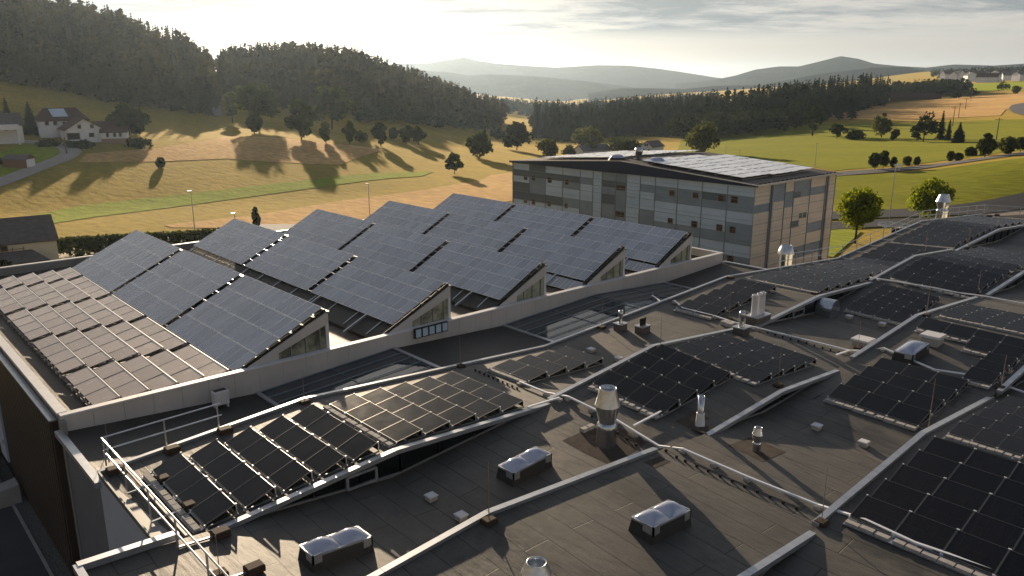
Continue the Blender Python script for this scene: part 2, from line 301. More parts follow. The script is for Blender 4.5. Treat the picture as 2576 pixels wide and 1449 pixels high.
# ------------------------------------------------------------------ mesh building
class MB:
    def __init__(s): s.v = []; s.f = []; s.m = []
    def face(s, pts, mi=0):
        i = len(s.v); s.v.extend([tuple(map(float, p)) for p in pts]); s.f.append(tuple(range(i, i + len(pts)))); s.m.append(mi); return s
    def box(s, x0, x1, y0, y1, z0, z1, mi=0, bev=0.0):
        b = min(bev, abs(x1 - x0) / 3, abs(y1 - y0) / 3, abs(z1 - z0) / 3)
        if b <= 0:
            i = len(s.v)
            s.v += [(x0, y0, z0), (x1, y0, z0), (x1, y1, z0), (x0, y1, z0), (x0, y0, z1), (x1, y0, z1), (x1, y1, z1), (x0, y1, z1)]
            fs = [(0, 3, 2, 1), (4, 5, 6, 7), (0, 1, 5, 4), (1, 2, 6, 5), (2, 3, 7, 6), (3, 0, 4, 7)]
            s.f += [tuple(i + k for k in q) for q in fs]; s.m += [mi] * 6
        else:                                   # chamfered top edge
            i = len(s.v)
            s.v += [(x0, y0, z0), (x1, y0, z0), (x1, y1, z0), (x0, y1, z0), (x0, y0, z1 - b), (x1, y0, z1 - b), (x1, y1, z1 - b), (x0, y1, z1 - b),
                    (x0 + b, y0 + b, z1), (x1 - b, y0 + b, z1), (x1 - b, y1 - b, z1), (x0 + b, y1 - b, z1)]
            fs = [(0, 3, 2, 1), (0, 1, 5, 4), (1, 2, 6, 5), (2, 3, 7, 6), (3, 0, 4, 7), (4, 5, 9, 8), (5, 6, 10, 9), (6, 7, 11, 10), (7, 4, 8, 11), (8, 9, 10, 11)]
            s.f += [tuple(i + k for k in q) for q in fs]; s.m += [mi] * 10
        return s
    def hexa(s, p, mi=0):                       # 8 corners: bottom 4 then top 4
        i = len(s.v); s.v += [tuple(map(float, q)) for q in p]
        fs = [(0, 3, 2, 1), (4, 5, 6, 7), (0, 1, 5, 4), (1, 2, 6, 5), (2, 3, 7, 6), (3, 0, 4, 7)]
        s.f += [tuple(i + k for k in q) for q in fs]; s.m += [mi] * 6; return s
    def bar(s, a, b, w, h, mi=0):               # rectangular bar between two points
        a = np.array(a, float); b = np.array(b, float); d = b - a; d /= np.linalg.norm(d) + 1e-9
        up = np.array([0, 0, 1.0]) if abs(d[2]) < .95 else np.array([0, 1.0, 0])
        sd = np.cross(d, up); sd /= np.linalg.norm(sd); u = np.cross(sd, d)
        q = [-sd * w / 2 - u * h / 2, sd * w / 2 - u * h / 2, sd * w / 2 + u * h / 2, -sd * w / 2 + u * h / 2]
        i = len(s.v)
        for k in range(4): s.v.append(tuple(a + q[k]))
        for k in range(4): s.v.append(tuple(b + q[k]))
        s.f += [(i, i + 1, i + 2, i + 3), (i + 7, i + 6, i + 5, i + 4)] + [(i + k, i + 4 + k, i + 4 + (k + 1) % 4, i + (k + 1) % 4) for k in range(4)]
        s.m += [mi] * 6; return s
    def tube(s, pts, r, n=8, mi=0, r1=None, cap=True):
        pts = [np.array(p, float) for p in pts]; i0 = len(s.v); K = len(pts)
        for j, p in enumerate(pts):
            d = (pts[min(j + 1, K - 1)] - pts[max(j - 1, 0)]); d /= np.linalg.norm(d) + 1e-9
            up = np.array([0, 0, 1.0]) if abs(d[2]) < .9 else np.array([1.0, 0, 0])
            a = np.cross(d, up); a /= np.linalg.norm(a); b = np.cross(a, d)
            rr = r if r1 is None else r + (r1 - r) * j / max(1, K - 1)
            for k in range(n):
                t = 2 * math.pi * k / n; s.v.append(tuple(p + rr * (math.cos(t) * a + math.sin(t) * b)))
        for j in range(K - 1):
            for k in range(n):
                s.f.append((i0 + j * n + k, i0 + j * n + (k + 1) % n, i0 + (j + 1) * n + (k + 1) % n, i0 + (j + 1) * n + k)); s.m.append(mi)
        if cap:
            s.f.append(tuple(i0 + k for k in reversed(range(n)))); s.f.append(tuple(i0 + (K - 1) * n + k for k in range(n))); s.m += [mi, mi]
        return s
    def lathe(s, c, prof, n=24, mi=0):          # prof: (radius, z) around a vertical axis at c
        i0 = len(s.v); K = len(prof)
        for r, z in prof:
            for k in range(n):
                t = 2 * math.pi * k / n; s.v.append((c[0] + r * math.cos(t), c[1] + r * math.sin(t), c[2] + z))
        for j in range(K - 1):
            for k in range(n):
                s.f.append((i0 + j * n + k, i0 + j * n + (k + 1) % n, i0 + (j + 1) * n + (k + 1) % n, i0 + (j + 1) * n + k)); s.m.append(mi)
        return s
    def build(s, name, mats, parent=None, smooth=False):
        if isinstance(mats, str): mats = [mats]
        off = np.array(wloc(parent)) if parent else np.zeros(3)
        me = bpy.data.meshes.new(name)
        me.from_pydata([(v[0] - off[0], v[1] - off[1], v[2] - off[2]) for v in s.v], [], s.f)
        for q in mats: me.materials.append(MAT[q])
        if len(mats) > 1: me.polygons.foreach_set('material_index', s.m)
        if smooth: me.polygons.foreach_set('use_smooth', [True] * len(s.f))
        me.update()
        o = bpy.data.objects.new(name, me); COL.objects.link(o)
        if parent: o.parent = parent
        return o
def wloc(o):
    v = Vector((0, 0, 0))
    while o: v = v + o.location; o = o.parent
    return v
def tag(o, label=None, cat=None, group=None, kind=None):
    if label: o['label'] = label
    if cat: o['category'] = cat
    if group: o['group'] = group
    if kind: o['kind'] = kind
    return o
def thing(name, label, cat, loc=(0, 0, 0), group=None):
    o = bpy.data.objects.new(name, None); COL.objects.link(o); o.location = [float(q) for q in loc]; o.empty_display_size = 0.3
    return tag(o, label, cat, group)
def fast_mesh(name, V, Fq, mats, mi=None, smooth=False):
    """numpy quads / tris -> object"""
    me = bpy.data.meshes.new(name); nF, k = Fq.shape
    me.vertices.add(len(V)); me.vertices.foreach_set('co', np.asarray(V, np.float32).ravel())
    me.loops.add(nF * k); me.loops.foreach_set('vertex_index', Fq.astype(np.int32).ravel())
    me.polygons.add(nF); me.polygons.foreach_set('loop_start', np.arange(0, nF * k, k, dtype=np.int32))
    me.polygons.foreach_set('loop_total', np.full(nF, k, np.int32))
    for q in mats: me.materials.append(MAT[q])
    if mi is not None: me.polygons.foreach_set('material_index', mi.astype(np.int32))
    if smooth: me.polygons.foreach_set('use_smooth', np.ones(nF, bool))
    me.update(); me.validate()
    o = bpy.data.objects.new(name, me); COL.objects.link(o); return o

# ------------------------------------------------------------------ terrain
COLS = {  # photo column: (distance from the drone, image row the ground is seen at)
 -700: [(150, None), (300, 350), (420, 270), (520, 180), (700, 60), (900, 20)],
 0:    [(150, None), (300, 350), (400, 292), (480, 240), (560, 195), (750, 60), (950, 25)],
 300:  [(150, None), (300, 347), (400, 305), (500, 268), (620, 190), (760, 112), (950, 80)],
 500:  [(150, None), (300, 350), (400, 318), (480, 292), (600, 235), (740, 168), (950, 150)],
 560:  [(150, None), (300, 352), (400, 320), (480, 296), (600, 265), (750, 215), (950, 185)],
 700:  [(150, None), (300, 355), (400, 325), (500, 300), (600, 262), (760, 185), (950, 165)],
 900:  [(150, None), (300, 362), (400, 330), (480, 308), (600, 250), (730, 195), (950, 185)],
 1080: [(150, None), (300, 365), (400, 337), (480, 320), (570, 283), (700, 243), (950, 235)],
 1240: [(150, None), (300, 372), (400, 345), (500, 327), (600, 306), (800, 290), (1200, 280)],
 1400: [(150, None), (250, 402), (350, 378), (450, 362), (600, 345), (800, 318), (1300, 285), (2500, 262)],
 1600: [(150, None), (250, 405), (330, 380), (430, 350), (550, 332), (800, 305), (1300, 268), (2500, 240)],
 1800: [(150, None), (250, 395), (330, 368), (430, 342), (550, 325), (800, 292), (1300, 252), (2500, 228)],
 2080: [(150, None), (200, 425), (270, 378), (340, 343), (430, 312), (560, 286), (800, 258), (1300, 228), (2500, 210)],
 2300: [(150, None), (195, 425), (270, 372), (340, 345), (430, 308), (600, 268), (800, 238), (1300, 205), (2000, 190), (2600, 178)],
 2576: [(150, None), (185, 402), (260, 365), (330, 340), (430, 300), (600, 250), (800, 230), (1300, 195), (2000, 182), (2600, 172)],
 3200: [(150, None), (185, 400), (260, 365), (330, 340), (430, 300), (600, 250), (800, 230), (1300, 195), (2000, 182), (2600, 172)]}
def nd(x, d):
    k = float(np.interp(x, [900, 1320], [0.5, 1.0])); return d if d <= 150 else 150 + (d - 150) * k
_azs = []; _RG = np.geomspace(1.0, 9000.0, 420); _tab = []
for px in sorted(COLS, reverse=True):
    d = ray(px, 400); _azs.append(math.atan2(d[1], d[0]))
    rs = [1.0]; zs = [GZ]
    for r, y in COLS[px]:
        r = nd(px, r)
        if y is None: rs.append(r); zs.append(GZ); continue
        q = ray(px, y); rs.append(r); zs.append(r * q[2] / math.hypot(q[0], q[1]))
    last = zs[-1]; rs += [rs[-1] * 1.5, 9000.0]; zs += [last - 8, -70.0]
    _tab.append(np.interp(_RG, rs, zs))
_azs = np.array(_azs); _tab = np.array(_tab)
_AG = np.linspace(_azs[0] - 0.5, _azs[-1] + 0.5, 260)
TZ = np.array([[np.interp(a, _azs, _tab[:, j]) for j in range(len(_RG))] for a in _AG])
for _ in range(3):                                          # smooth in both directions
    TZ[:, 1:-1] = (TZ[:, :-2] + 2 * TZ[:, 1:-1] + TZ[:, 2:]) / 4
for _ in range(4):
    TZ[1:-1] = (TZ[:-2] + 2 * TZ[1:-1] + TZ[2:]) / 4
def tz(x, y):
    x = np.asarray(x, float); y = np.asarray(y, float)
    r = np.clip(np.hypot(x, y), 1.0, 8999); a = np.arctan2(y, x)
    a = np.where(a < YAW - math.pi, a + 2 * math.pi, a)
    fa = np.clip((a - _AG[0]) / (_AG[1] - _AG[0]), 0, len(_AG) - 1.001); fr = np.clip(np.log(r) / math.log(9000.0) * (len(_RG) - 1), 0, len(_RG) - 1.001)
    i = fa.astype(int); j = fr.astype(int); u = fa - i; v = fr - j
    return (TZ[i, j] * (1 - u) * (1 - v) + TZ[i + 1, j] * u * (1 - v) + TZ[i, j + 1] * (1 - u) * v + TZ[i + 1, j + 1] * u * v)
def tp(px, py, rmin=20.0):
    """point of the terrain seen at a photo pixel"""
    d = ray(px, py); h = math.hypot(d[0], d[1]); rr = np.geomspace(rmin, 8500, 900); t = rr / h
    g = tz(d[0] * t, d[1] * t) - d[2] * t; k = np.argmax(g > 0)
    if not (g > 0).any(): k = len(rr) - 1
    if k > 0:
        a, b = g[k - 1], g[k]; w = -a / (b - a) if b != a else 0; tt = t[k - 1] + (t[k] - t[k - 1]) * w
    else: tt = t[0]
    p = d * tt; return np.array([p[0], p[1], float(tz(p[0], p[1]))])
def terrain():
    az = np.concatenate([np.linspace(YAW - math.pi, YAW - 0.9, 14)[:-1], np.linspace(YAW - 0.9, YAW + 0.9, 300), np.linspace(YAW + 0.9, YAW + math.pi, 14)[1:]])
    rr = np.concatenate([[0.01], np.geomspace(4, 8900, 340)])
    A, Rr = np.meshgrid(az, rr, indexing='ij'); X = Rr * np.cos(A); Y = Rr * np.sin(A); Z = tz(X, Y)
    V = np.stack([X, Y, Z], -1).reshape(-1, 3); n, m = A.shape
    i, j = np.meshgrid(np.arange(n - 1), np.arange(m - 1), indexing='ij'); a = i * m + j
    Fq = np.stack([a, a + m, a + m + 1, a + 1], -1).reshape(-1, 4)
    o = fast_mesh('ground', V, Fq[:, ::-1], ['meadow'], smooth=True); tag(o, kind='structure')
terrain()
def drape(name, poly, m, off=0.06, step=None, px=True, kind='structure'):
    """a sheet of field, road or paving lying on the terrain"""
    P = [tp(*q)[:2] for q in poly] if px else [np.array(q, float) for q in poly]
    if step is None: step = max(1.0, 0.02 * np.mean([np.hypot(*p) for p in P]))
    B = []
    for a, b in zip(P, P[1:] + P[:1]):
        n = max(1, int(np.hypot(*(b - a)) / step)); B += [a + (b - a) * k / n for k in range(n)]
    B = np.array(B); nb = len(B)
    lo, hi = B.min(0), B.max(0); st = max(step * 1.5, math.sqrt((hi[0] - lo[0]) * (hi[1] - lo[1]) / 9000))
    gx, gy = np.meshgrid(np.arange(lo[0], hi[0], st), np.arange(lo[1], hi[1], st)); G = np.stack([gx.ravel(), gy.ravel()], -1)
    ins = np.zeros(len(G), bool); j = nb - 1
    for i in range(nb):
        yi, yj, xi, xj = B[i, 1], B[j, 1], B[i, 0], B[j, 0]
        c = ((yi > G[:, 1]) != (yj > G[:, 1])) & (G[:, 0] < (xj - xi) * (G[:, 1] - yi) / (yj - yi + 1e-12) + xi); ins ^= c; j = i
    G = G[ins]
    pts = [Vector(p) for p in B] + [Vector(p) for p in G]
    res = delaunay_2d_cdt(pts, [(i, (i + 1) % nb) for i in range(nb)], [list(range(nb))], 1, 1e-4)
    vs = np.array([(p[0], p[1]) for p in res[0]]); z = tz(vs[:, 0], vs[:, 1]) + off * .7 + 0.00022 * np.hypot(vs[:, 0], vs[:, 1])
    me = bpy.data.meshes.new(name); me.from_pydata([(a, b, c) for (a, b), c in zip(vs, z)], [], [tuple(f) for f in res[2]])
    me.materials.append(MAT[m]); me.polygons.foreach_set('use_smooth', [True] * len(me.polygons)); me.update()
    if len(me.polygons) and sum(p.normal.z for p in me.polygons) < 0: me.flip_normals()
    o = bpy.data.objects.new(name, me); COL.objects.link(o); return tag(o, kind=kind)
def ribbon(name, line, w, m, off=0.1, px=True):
    """a road of constant width along a line of photo pixels"""
    P = np.array([tp(*q)[:2] for q in line]) if px else np.array(line, float)
    t = np.concatenate([[0], np.cumsum(np.hypot(*np.diff(P, axis=0).T))]); n = max(6, int(t[-1] / 4)); u = np.linspace(0, t[-1], n)
    Q = np.stack([np.interp(u, t, P[:, 0]), np.interp(u, t, P[:, 1])], -1)
    for _ in range(4): Q[1:-1] = (Q[:-2] + 2 * Q[1:-1] + Q[2:]) / 4
    d = np.gradient(Q, axis=0); d /= np.linalg.norm(d, axis=1)[:, None]; nn = np.stack([-d[:, 1], d[:, 0]], -1)
    cols = np.linspace(-.5, .5, 5); V = []
    for c in cols:
        q = Q + nn * c * w; z = tz(q[:, 0], q[:, 1]) + off + 0.0003 * np.hypot(q[:, 0], q[:, 1]); V.append(np.column_stack([q, z]))
    V = np.concatenate(V); Fq = []
    for c in range(4):
        for k in range(n - 1): Fq.append((c * n + k, c * n + k + 1, (c + 1) * n + k + 1, (c + 1) * n + k))
    o = fast_mesh(name, V, np.array(Fq)[:, ::-1], [m], smooth=True); return tag(o, kind='structure')

# fields
drape('wheat_field', [(217, 388), (400, 373), (533, 353), (567, 343), (680, 345), (860, 364), (969, 377), (858, 415), (770, 413), (567, 400), (413, 407), (197, 409)], 'wheat')
drape('wheat_field', [(413, 567), (633, 543), (858, 506), (1058, 480), (1209, 455), (1235, 441), (1289, 435), (1420, 428), (1500, 470), (1330, 500), (1000, 548), (700, 577), (430, 573)], 'wheat')
drape('mown_meadow', [(0, 558), (200, 518), (500, 485), (760, 455), (1035, 433), (1092, 433), (1060, 444), (860, 464), (560, 505), (250, 545), (60, 574), (0, 590)], 'mown_strip')
drape('wheat_field', [(2077, 284), (2167, 271), (2284, 257), (2484, 240), (2576, 233), (2700, 228), (2660, 262), (2530, 276), (2517, 291), (2284, 302), (2084, 301)], 'wheat')
drape('grass_verge', [(2090, 445), (2250, 436), (2420, 418), (2576, 398), (2700, 385), (2760, 520), (2400, 530), (2100, 530)], 'green_meadow')
drape('meadow', [(1720, 330), (1950, 322), (2200, 312), (2576, 300), (2700, 296), (2700, 372), (2576, 378), (2420, 399), (2250, 418), (2100, 430), (1900, 400), (1700, 392)], 'green_meadow')
drape('mown_meadow', [(2277, 231), (2340, 220), (2450, 212), (2576, 204), (2700, 200), (2700, 218), (2576, 224), (2400, 234)], 'mown_strip')
drape('mown_meadow', [(0, 385), (60, 362), (120, 362), (160, 372), (178, 388), (150, 402), (80, 422), (0, 450)], 'mown_strip')
ribbon('farm_lane', [(-60, 480), (0, 462), (60, 437), (130, 410), (190, 390), (200, 380), (160, 365), (110, 356), (60, 357), (0, 354), (-60, 354)], 4.2, 'gravel_lane')
ribbon('country_road', [(2000, 447), (2100, 439), (2250, 427), (2420, 409), (2576, 388), (2720, 370)], 6.5, 'road_grey')
ribbon('country_road', [(2720, 250), (2600, 258), (2562, 264), (2556, 274), (2570, 285), (2620, 296), (2720, 305)], 7, 'road_grey')
ribbon('farm_lane', [(542, 262), (540, 272), (546, 284), (538, 292)], 4.5, 'gravel_lane')

# ------------------------------------------------------------------ the low factory with its folded strip roofs
YE = [34.0, 28.53, 22.0, 15.8, 9.7, 3.5, -3.0]             # strip boundaries
P0 = [(6.1, -13.75), (14.3, -14.3), (22.0, -13.85), (29.8, -14.2), (38.0, -13.78), (45.4, -14.22), (53, -13.85)]
S1N = [(6, -13.4), (14, -12.85), (28, -13.75), (44.9, -12.72), (60.7, -13.82), (76.8, -12.68), (93, -13.8)]
S1S = [(6, -13.45), (14.1, -12.8), (21.9, -13.22), (28.9, -13.7), (37.5, -13.2), (44.7, -12.7), (52, -13.07), (60.5, -13.7), (67, -13.0), (76.4, -12.5), (83, -12.93), (93, -13.6)]
S2N = [(3.85, -13.0), (6.5, -13.15), (14, -13.8), (21.8, -13.1), (28.9, -12.3), (36.5, -13.0), (44.6, -13.75), (52.3, -12.95), (59.1, -12.33), (66.5, -12.9), (76.4, -13.6), (93, -12.7)]
S2S = [(3.85, -13.1), (6.5, -13.2), (13.8, -13.85), (22.5, -13.35), (29.6, -12.9), (37, -13.4), (44.3, -13.95), (53.9, -13.2), (61.7, -12.76), (69, -13.2), (77, -13.8), (93, -12.9)]
S3N = [(0, -13.2), (6, -12.9), (13.3, -12.3), (21, -12.85), (28.5, -13.5), (36.9, -13.0), (43.9, -12.4), (51.5, -12.95), (60, -13.6), (69, -12.9), (76, -12.4), (93, -13.5)]
S3S = [(0, -13.3), (6, -13.1), (13.8, -12.75), (21.5, -13.25), (28.5, -13.7), (37.2, -13.05), (44.5, -12.5), (52, -13), (60, -13.7), (76, -12.5), (93, -13.5)]
S4N = [(0, -12.9), (6, -13.1), (13.8, -13.7), (21.5, -13.1), (29.1, -12.6), (36.7, -13.26), (44, -13.8), (52, -13), (60, -12.5), (76, -13.5), (93, -12.7)]
S5N = [(0, -13.3), (6, -13.1), (13.8, -12.75), (21.5, -13.25), (28.5, -13.7), (37.2, -13.05), (44.5, -12.5), (52, -13), (60, -13.7), (76, -12.5), (93, -13.5)]
STRIP = {0: (P0, P0), 1: (S1N, S1S), 2: (S2N, S2S), 3: (S3N, S3S), 4: (S4N, S4N), 5: (S5N, S5N)}
XL = {1: 6.0, 2: 3.85, 3: 0.0, 4: 0.0, 5: 0.0}; XR = 93.0
def prof(pr, x): return float(np.interp(x, [p[0] for p in pr], [p[1] for p in pr]))
def roofz(x, y):
    k = 0
    while k < 5 and y < YE[k + 1]: k += 1
    a, b = STRIP[k]; t = (YE[k] - y) / (YE[k] - YE[k + 1]); t = min(1, max(0, t))
    return prof(a, x) * (1 - t) + prof(b, x) * t
def rp(px, py, dz=0.0):
    """point of the roofs seen at a photo pixel"""
    d = ray(px, py); t0 = -11.5 / d[2]; t1 = -14.6 / d[2]; pt = None
    for t in np.linspace(t0, t1, 400):
        p = d * t
        if p[2] <= roofz(p[0], p[1]) + dz: return np.array([p[0], p[1], roofz(p[0], p[1])])
    return np.array([p[0], p[1], roofz(p[0], p[1])])

fac = thing('factory_building', 'low foreground factory with folded felt roofs, pale metal edges and slanting window bands', 'building', (40, 16, GZ))
def strip_roof(k, x0, x1, m, segs):
    a, b = STRIP[k]; xs = sorted(set([x0, x1] + [p[0] for p in a if x0 < p[0] < x1] + [p[0] for p in b if x0 < p[0] < x1] + list(np.arange(x0, x1, 2.0))))
    y0, y1 = segs; mb = MB(); ny = 4
    for i in range(len(xs) - 1):
        for j in range(ny):
            ya = y0 + (y1 - y0) * j / ny; yb = y0 + (y1 - y0) * (j + 1) / ny
            def z(x, y):
                t = (y0 - y) / (y0 - y1); return prof(a, x) * (1 - t) + prof(b, x) * t
            mb.face([(xs[i], yb, z(xs[i], yb)), (xs[i + 1], yb, z(xs[i + 1], yb)), (xs[i + 1], ya, z(xs[i + 1], ya)), (xs[i], ya, z(xs[i], ya))])
    return mb.build('roof', m, fac)
for k in range(1, 6):
    strip_roof(k, XL[k], XR, 'roof_felt', (YE[k], YE[k + 1]))
# strip 0: dark felt fields with glazed roofs between them
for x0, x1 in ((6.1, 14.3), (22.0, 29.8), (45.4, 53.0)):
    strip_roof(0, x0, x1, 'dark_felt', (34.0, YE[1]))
def glass_roof(x0, x1):
    g = strip_roof(0, x0, x1, 'roof_glass', (33.98, YE[1])); g.name = 'glass_roof'
    mb = MB(); xs = sorted(set([x0, x1] + [p[0] for p in P0 if x0 < p[0] < x1]))
    for j in range(7):
        y = YE[1] + 0.12 + (34 - YE[1] - 0.2) * j / 6
        for a, b in zip(xs, xs[1:]): mb.bar((a, y, prof(P0, a) + .05), (b, y, prof(P0, b) + .05), 0.03, 0.04)
    for x in np.arange(x0 + 0.06, x1, 3.9):
        mb.bar((x, 33.9, prof(P0, x) + .02), (x, YE[1], prof(P0, x) + .02), 0.025, 0.03)
    m = mb.build('glazing_bar', 'mullion_blue', g); m.location = (0, 0, 0)
    m.data.transform(Matrix.Translation((0, 0, 0)))
glass_roof(14.3, 22.0); glass_roof(29.8, 45.4)
for x in (14.3, 22.0, 29.8, 45.4): MB().bar((x, 34, prof(P0, x) + .04), (x, YE[1], prof(P0, x) + .04), 0.22, 0.07).build('roof_edge_strip', 'flashing', fac)
MB().bar((53.0, 34, -13.8), (53.0, YE[1], -13.8), 0.25, 0.16).build('roof_edge_strip', 'flashing', fac)
def cap(pr, x0, x1, y, w, dz=0.0, h=0.15):
    """aluminium edge cover following a folded roof edge"""
    xs = sorted(set([x0, x1] + [p[0] for p in pr if x0 < p[0] < x1])); mb = MB()
    n2 = []
    for a, b in zip(xs, xs[1:]):
        m = max(1, int(round((b - a) / 3.2)))
        n2 += [a + (b - a) * i / m for i in range(m)]
    n2.append(x1)
    for a, b in zip(n2, n2[1:]):
        e = 0.012; za, zb = prof(pr, a) + dz, prof(pr, b) + dz
        b2 = b - e
        mb.hexa([(a, y - w / 2, za - .05), (b2, y - w / 2, zb - .05), (b2, y + w / 2, zb - .05), (a, y + w / 2, za - .05),
                 (a, y - w / 2, za + h), (b2, y - w / 2, zb + h), (b2, y + w / 2, zb + h), (a, y + w / 2, za + h)])
    return mb.build('edge_flashing', 'flashing', fac)
cap(S1N, 6.0, XR, YE[1] - .02, 0.18, -0.02, .13)
RAISED = [  # upper profile, lower profile, y, x0, x1, faces camera
 (S1S, S2N, 22.0, 6.7, 21.9, True), (S2N, S1S, 22.0, 21.9, 37.2, False), (S1S, S2N, 22.0, 37.2, 52.0, True), (S2N, S1S, 22.0, 52.0, 66.6, False), (S1S, S2N, 22.0, 66.6, 86.5, True),
 (S3N, S2S, 15.8, 3.85, 21.2, False), (S2S, S3N, 15.8, 23.4, 36.2, True), (S3N, S2S, 15.8, 36.4, 53.2, False), (S2S, S3N, 15.8, 54.5, 68.0, True), (S3N, S2S, 15.8, 68.4, XR, False),
 (S3S, S4N, 9.7, 7.0, 20.8, True), (S4N, S3S, 9.7, 21.2, 36.6, False), (S3S, S4N, 9.7, 37.0, 51.8, True), (S4N, S3S, 9.7, 52.2, 68.0, False),
 (S4N, S5N, 3.5, 22.0, 36.0, True), (S5N, S4N, 3.5, 6.5, 21.5, False)]
for up, lo, y, x0, x1, front in RAISED:
    cap(up, x0, x1, y - (0.08 if front else -0.06), 0.23 if front else 0.22, 0.0, 0.11)
    mb = MB(); n = max(2, int((x1 - x0) / 1.0))
    xs = np.linspace(x0, x1, n)
    yy = y
    for a, b in zip(xs, xs[1:]):
        za, zb, la, lb = prof(up, a) - .03, prof(up, b) - .03, prof(lo, a) - .3, prof(lo, b) - .3
        if za > la or zb > lb: mb.face([(a, yy, la), (b, yy, lb), (b, yy, max(zb, lb)), (a, yy, max(za, la))])
    mb.build('upstand_wall', 'frame_grey', fac)
    if front:                                               # a band of windows, one pane per bay
        w = 1.72; nb = int((x1 - x0 - 0.8) / w); xa = x0 + ((x1 - x0) - nb * w) / 2
        for i in range(nb):
            a = xa + i * w; b = a + w
            ta, tb, ba, bb = prof(up, a) - .10, prof(up, b) - .10, prof(lo, a) + .10, prof(lo, b) + .10
            if ta - ba < .08 and tb - bb < .08: continue
            ta = max(ta, ba + .01); tb = max(tb, bb + .01)
            yo = y - 0.035; f = 0.045
            fm = MB()
            for p, q in (((a, ta), (b, tb)), ((a, ba), (b, bb)), ((a, ba), (a, ta)), ((b, bb), (b, tb))):
                if abs(p[0] - q[0]) + abs(p[1] - q[1]) > .06: fm.bar((p[0], yo - .02, p[1]), (q[0], yo - .02, q[1]), 0.05, 0.05)
            fr = fm.build('clerestory_window', 'frame_grey', fac)
            MB().face([(a, yo, ba), (b, yo, bb), (b, yo, tb), (a, yo, ta)]).build('window_pane', 'dark_glass', fr)
# one framed opening light in the first band, and the round hood in the second
def opening(x, up, lo, y, w):
    t, b = prof(up, x) - .14, prof(lo, x + w / 2) + .13; m = MB()
    for p, q in (((x, t), (x + w, t)), ((x, b), (x + w, b)), ((x, b), (x, t)), ((x + w, b), (x + w, t))): m.bar((p[0], y - .09, p[1]), (q[0], y - .09, q[1]), 0.10, 0.09)
    o = m.build('opening_window', 'flashing', fac); MB().face([(x, y - .08, b), (x + w, y - .08, b), (x + w, y - .08, t), (x, y - .08, t)]).build('window_pane', 'dark_glass', o)
opening(12.1, S1S, S2N, 22.0, 1.15); opening(41.8, S1S, S2N, 22.0, 1.2)
m = MB(); hx, hy, hz, hr = 45.0, 20.9, -13.78, 0.62
pts = [(hx - hr, 0)] + [(hx - hr * math.cos(t), .42 + hr * math.sin(t)) for t in np.linspace(0, math.pi, 13)] + [(hx + hr, 0)]
for (xa, za), (xb, zb) in zip(pts, pts[1:]): m.face([(xa, hy, hz + za), (xb, hy, hz + zb), (xb, 21.9, hz + zb), (xa, 21.9, hz + za)])
m.face([(a, hy + .02, hz + b) for a, b in pts]); m.build('exhaust_hood', 'steel_duct', fac)
for gx, gz in ((31.2, 0), (32.6, 0)):                      # two tilted smoke flaps standing open from the window band
    m = MB(); zt = prof(S2S, gx) - .08
    m.hexa([(gx, 15.74, zt - .75), (gx + 1.3, 15.74, zt - .78), (gx + 1.3, 15.0, zt - .25), (gx, 15.0, zt - .22), (gx, 15.72, zt - .72), (gx + 1.3, 15.72, zt - .75), (gx + 1.3, 15.0, zt - .22), (gx, 15.0, zt - .19)])
    m.build('smoke_flap', 'glass_mid', fac)
# outer walls
m = MB()
m.face([(6.0, 28.53, GZ), (6.0, 22.0, GZ), (6.0, 22.0, -13.5), (6.0, 28.53, -13.45)]); m.build('wall', 'pale_render', fac)
m = MB()
m.face([(6.05, 34.0, GZ), (6.05, 28.53, GZ), (6.05, 28.53, -13.8), (6.05, 34.0, -13.8)]); m.build('wall', 'grey_render', fac)
m = MB()
for y0, y1, x in ((22.0, 15.8, 3.85), (15.8, 9.7, 0.0), (9.7, 3.5, 0.0), (3.5, -3, 0.0)):
    m.face([(x, y0, GZ), (x, y1, GZ), (x, y1, roofz(x, y1 + .01)), (x, y0, roofz(x, y0 - .01))])
m.face([(3.85, 22.0, GZ), (6.0, 22.0, GZ), (6.0, 22.0, -13.15), (3.85, 22.0, -13.0)]); m.face([(0, 15.8, GZ), (3.85, 15.8, GZ), (3.85, 15.8, -13.1), (0, 15.8, -13.2)])
m.face([(XR, -3, GZ), (XR, 28.53, GZ), (XR, 28.53, -13.8), (XR, 22, -13.5), (XR, 22, -12.8), (XR, 15.8, -13), (XR, 9.7, -13.5), (XR, -3, -13.5)]); m.build('wall', 'grey_render', fac)
m = MB(); xs = list(np.arange(53.0, XR, 1.0)) + [XR]
for a, b in zip(xs, xs[1:]): m.face([(b, 28.5, GZ), (a, 28.5, GZ), (a, 28.5, prof(S1N, a) - .02), (b, 28.5, prof(S1N, b) - .02)])
m.build('wall', 'cream_render', fac)
for x in np.arange(55.5, 91, 2.2):                          # windows of the court side
    for z in (-19.6, -16.4):
        w = MB().box(x, x + 1.35, 28.50, 28.55, z, z + 1.35).build('window', 'frame_grey', fac); MB().box(x + .06, x + 1.29, 28.56, 28.575, z + .06, z + 1.29).build('window_pane', 'window_dark', w)
# sheet metal gutter at the near end of the first strip, kerb of the second
m = MB(); m.bar((5.95, 34.0, -13.72), (5.95, 28.3, -13.72), 0.28, 0.22); m.build('edge_flashing', 'flashing', fac)
m = MB().box(6.0, 6.75, 22.25, 28.35, -13.52, -13.40); m.bar((6.78, 28.4, -13.26), (6.78, 22.2, -13.26), 0.07, 0.1); m.bar((6.0, 28.4, -13.33), (6.0, 22.2, -13.33), 0.06, 0.12); m.build('gutter', 'frame_grey', fac)
m = MB(); m.bar((3.8, 22.05, -12.88), (6.5, 22.05, -13.0), 0.26, 0.2); m.bar((3.8, 22.1, -12.9), (3.8, 15.8, -12.95), 0.2, 0.2); m.build('edge_flashing', 'flashing', fac)

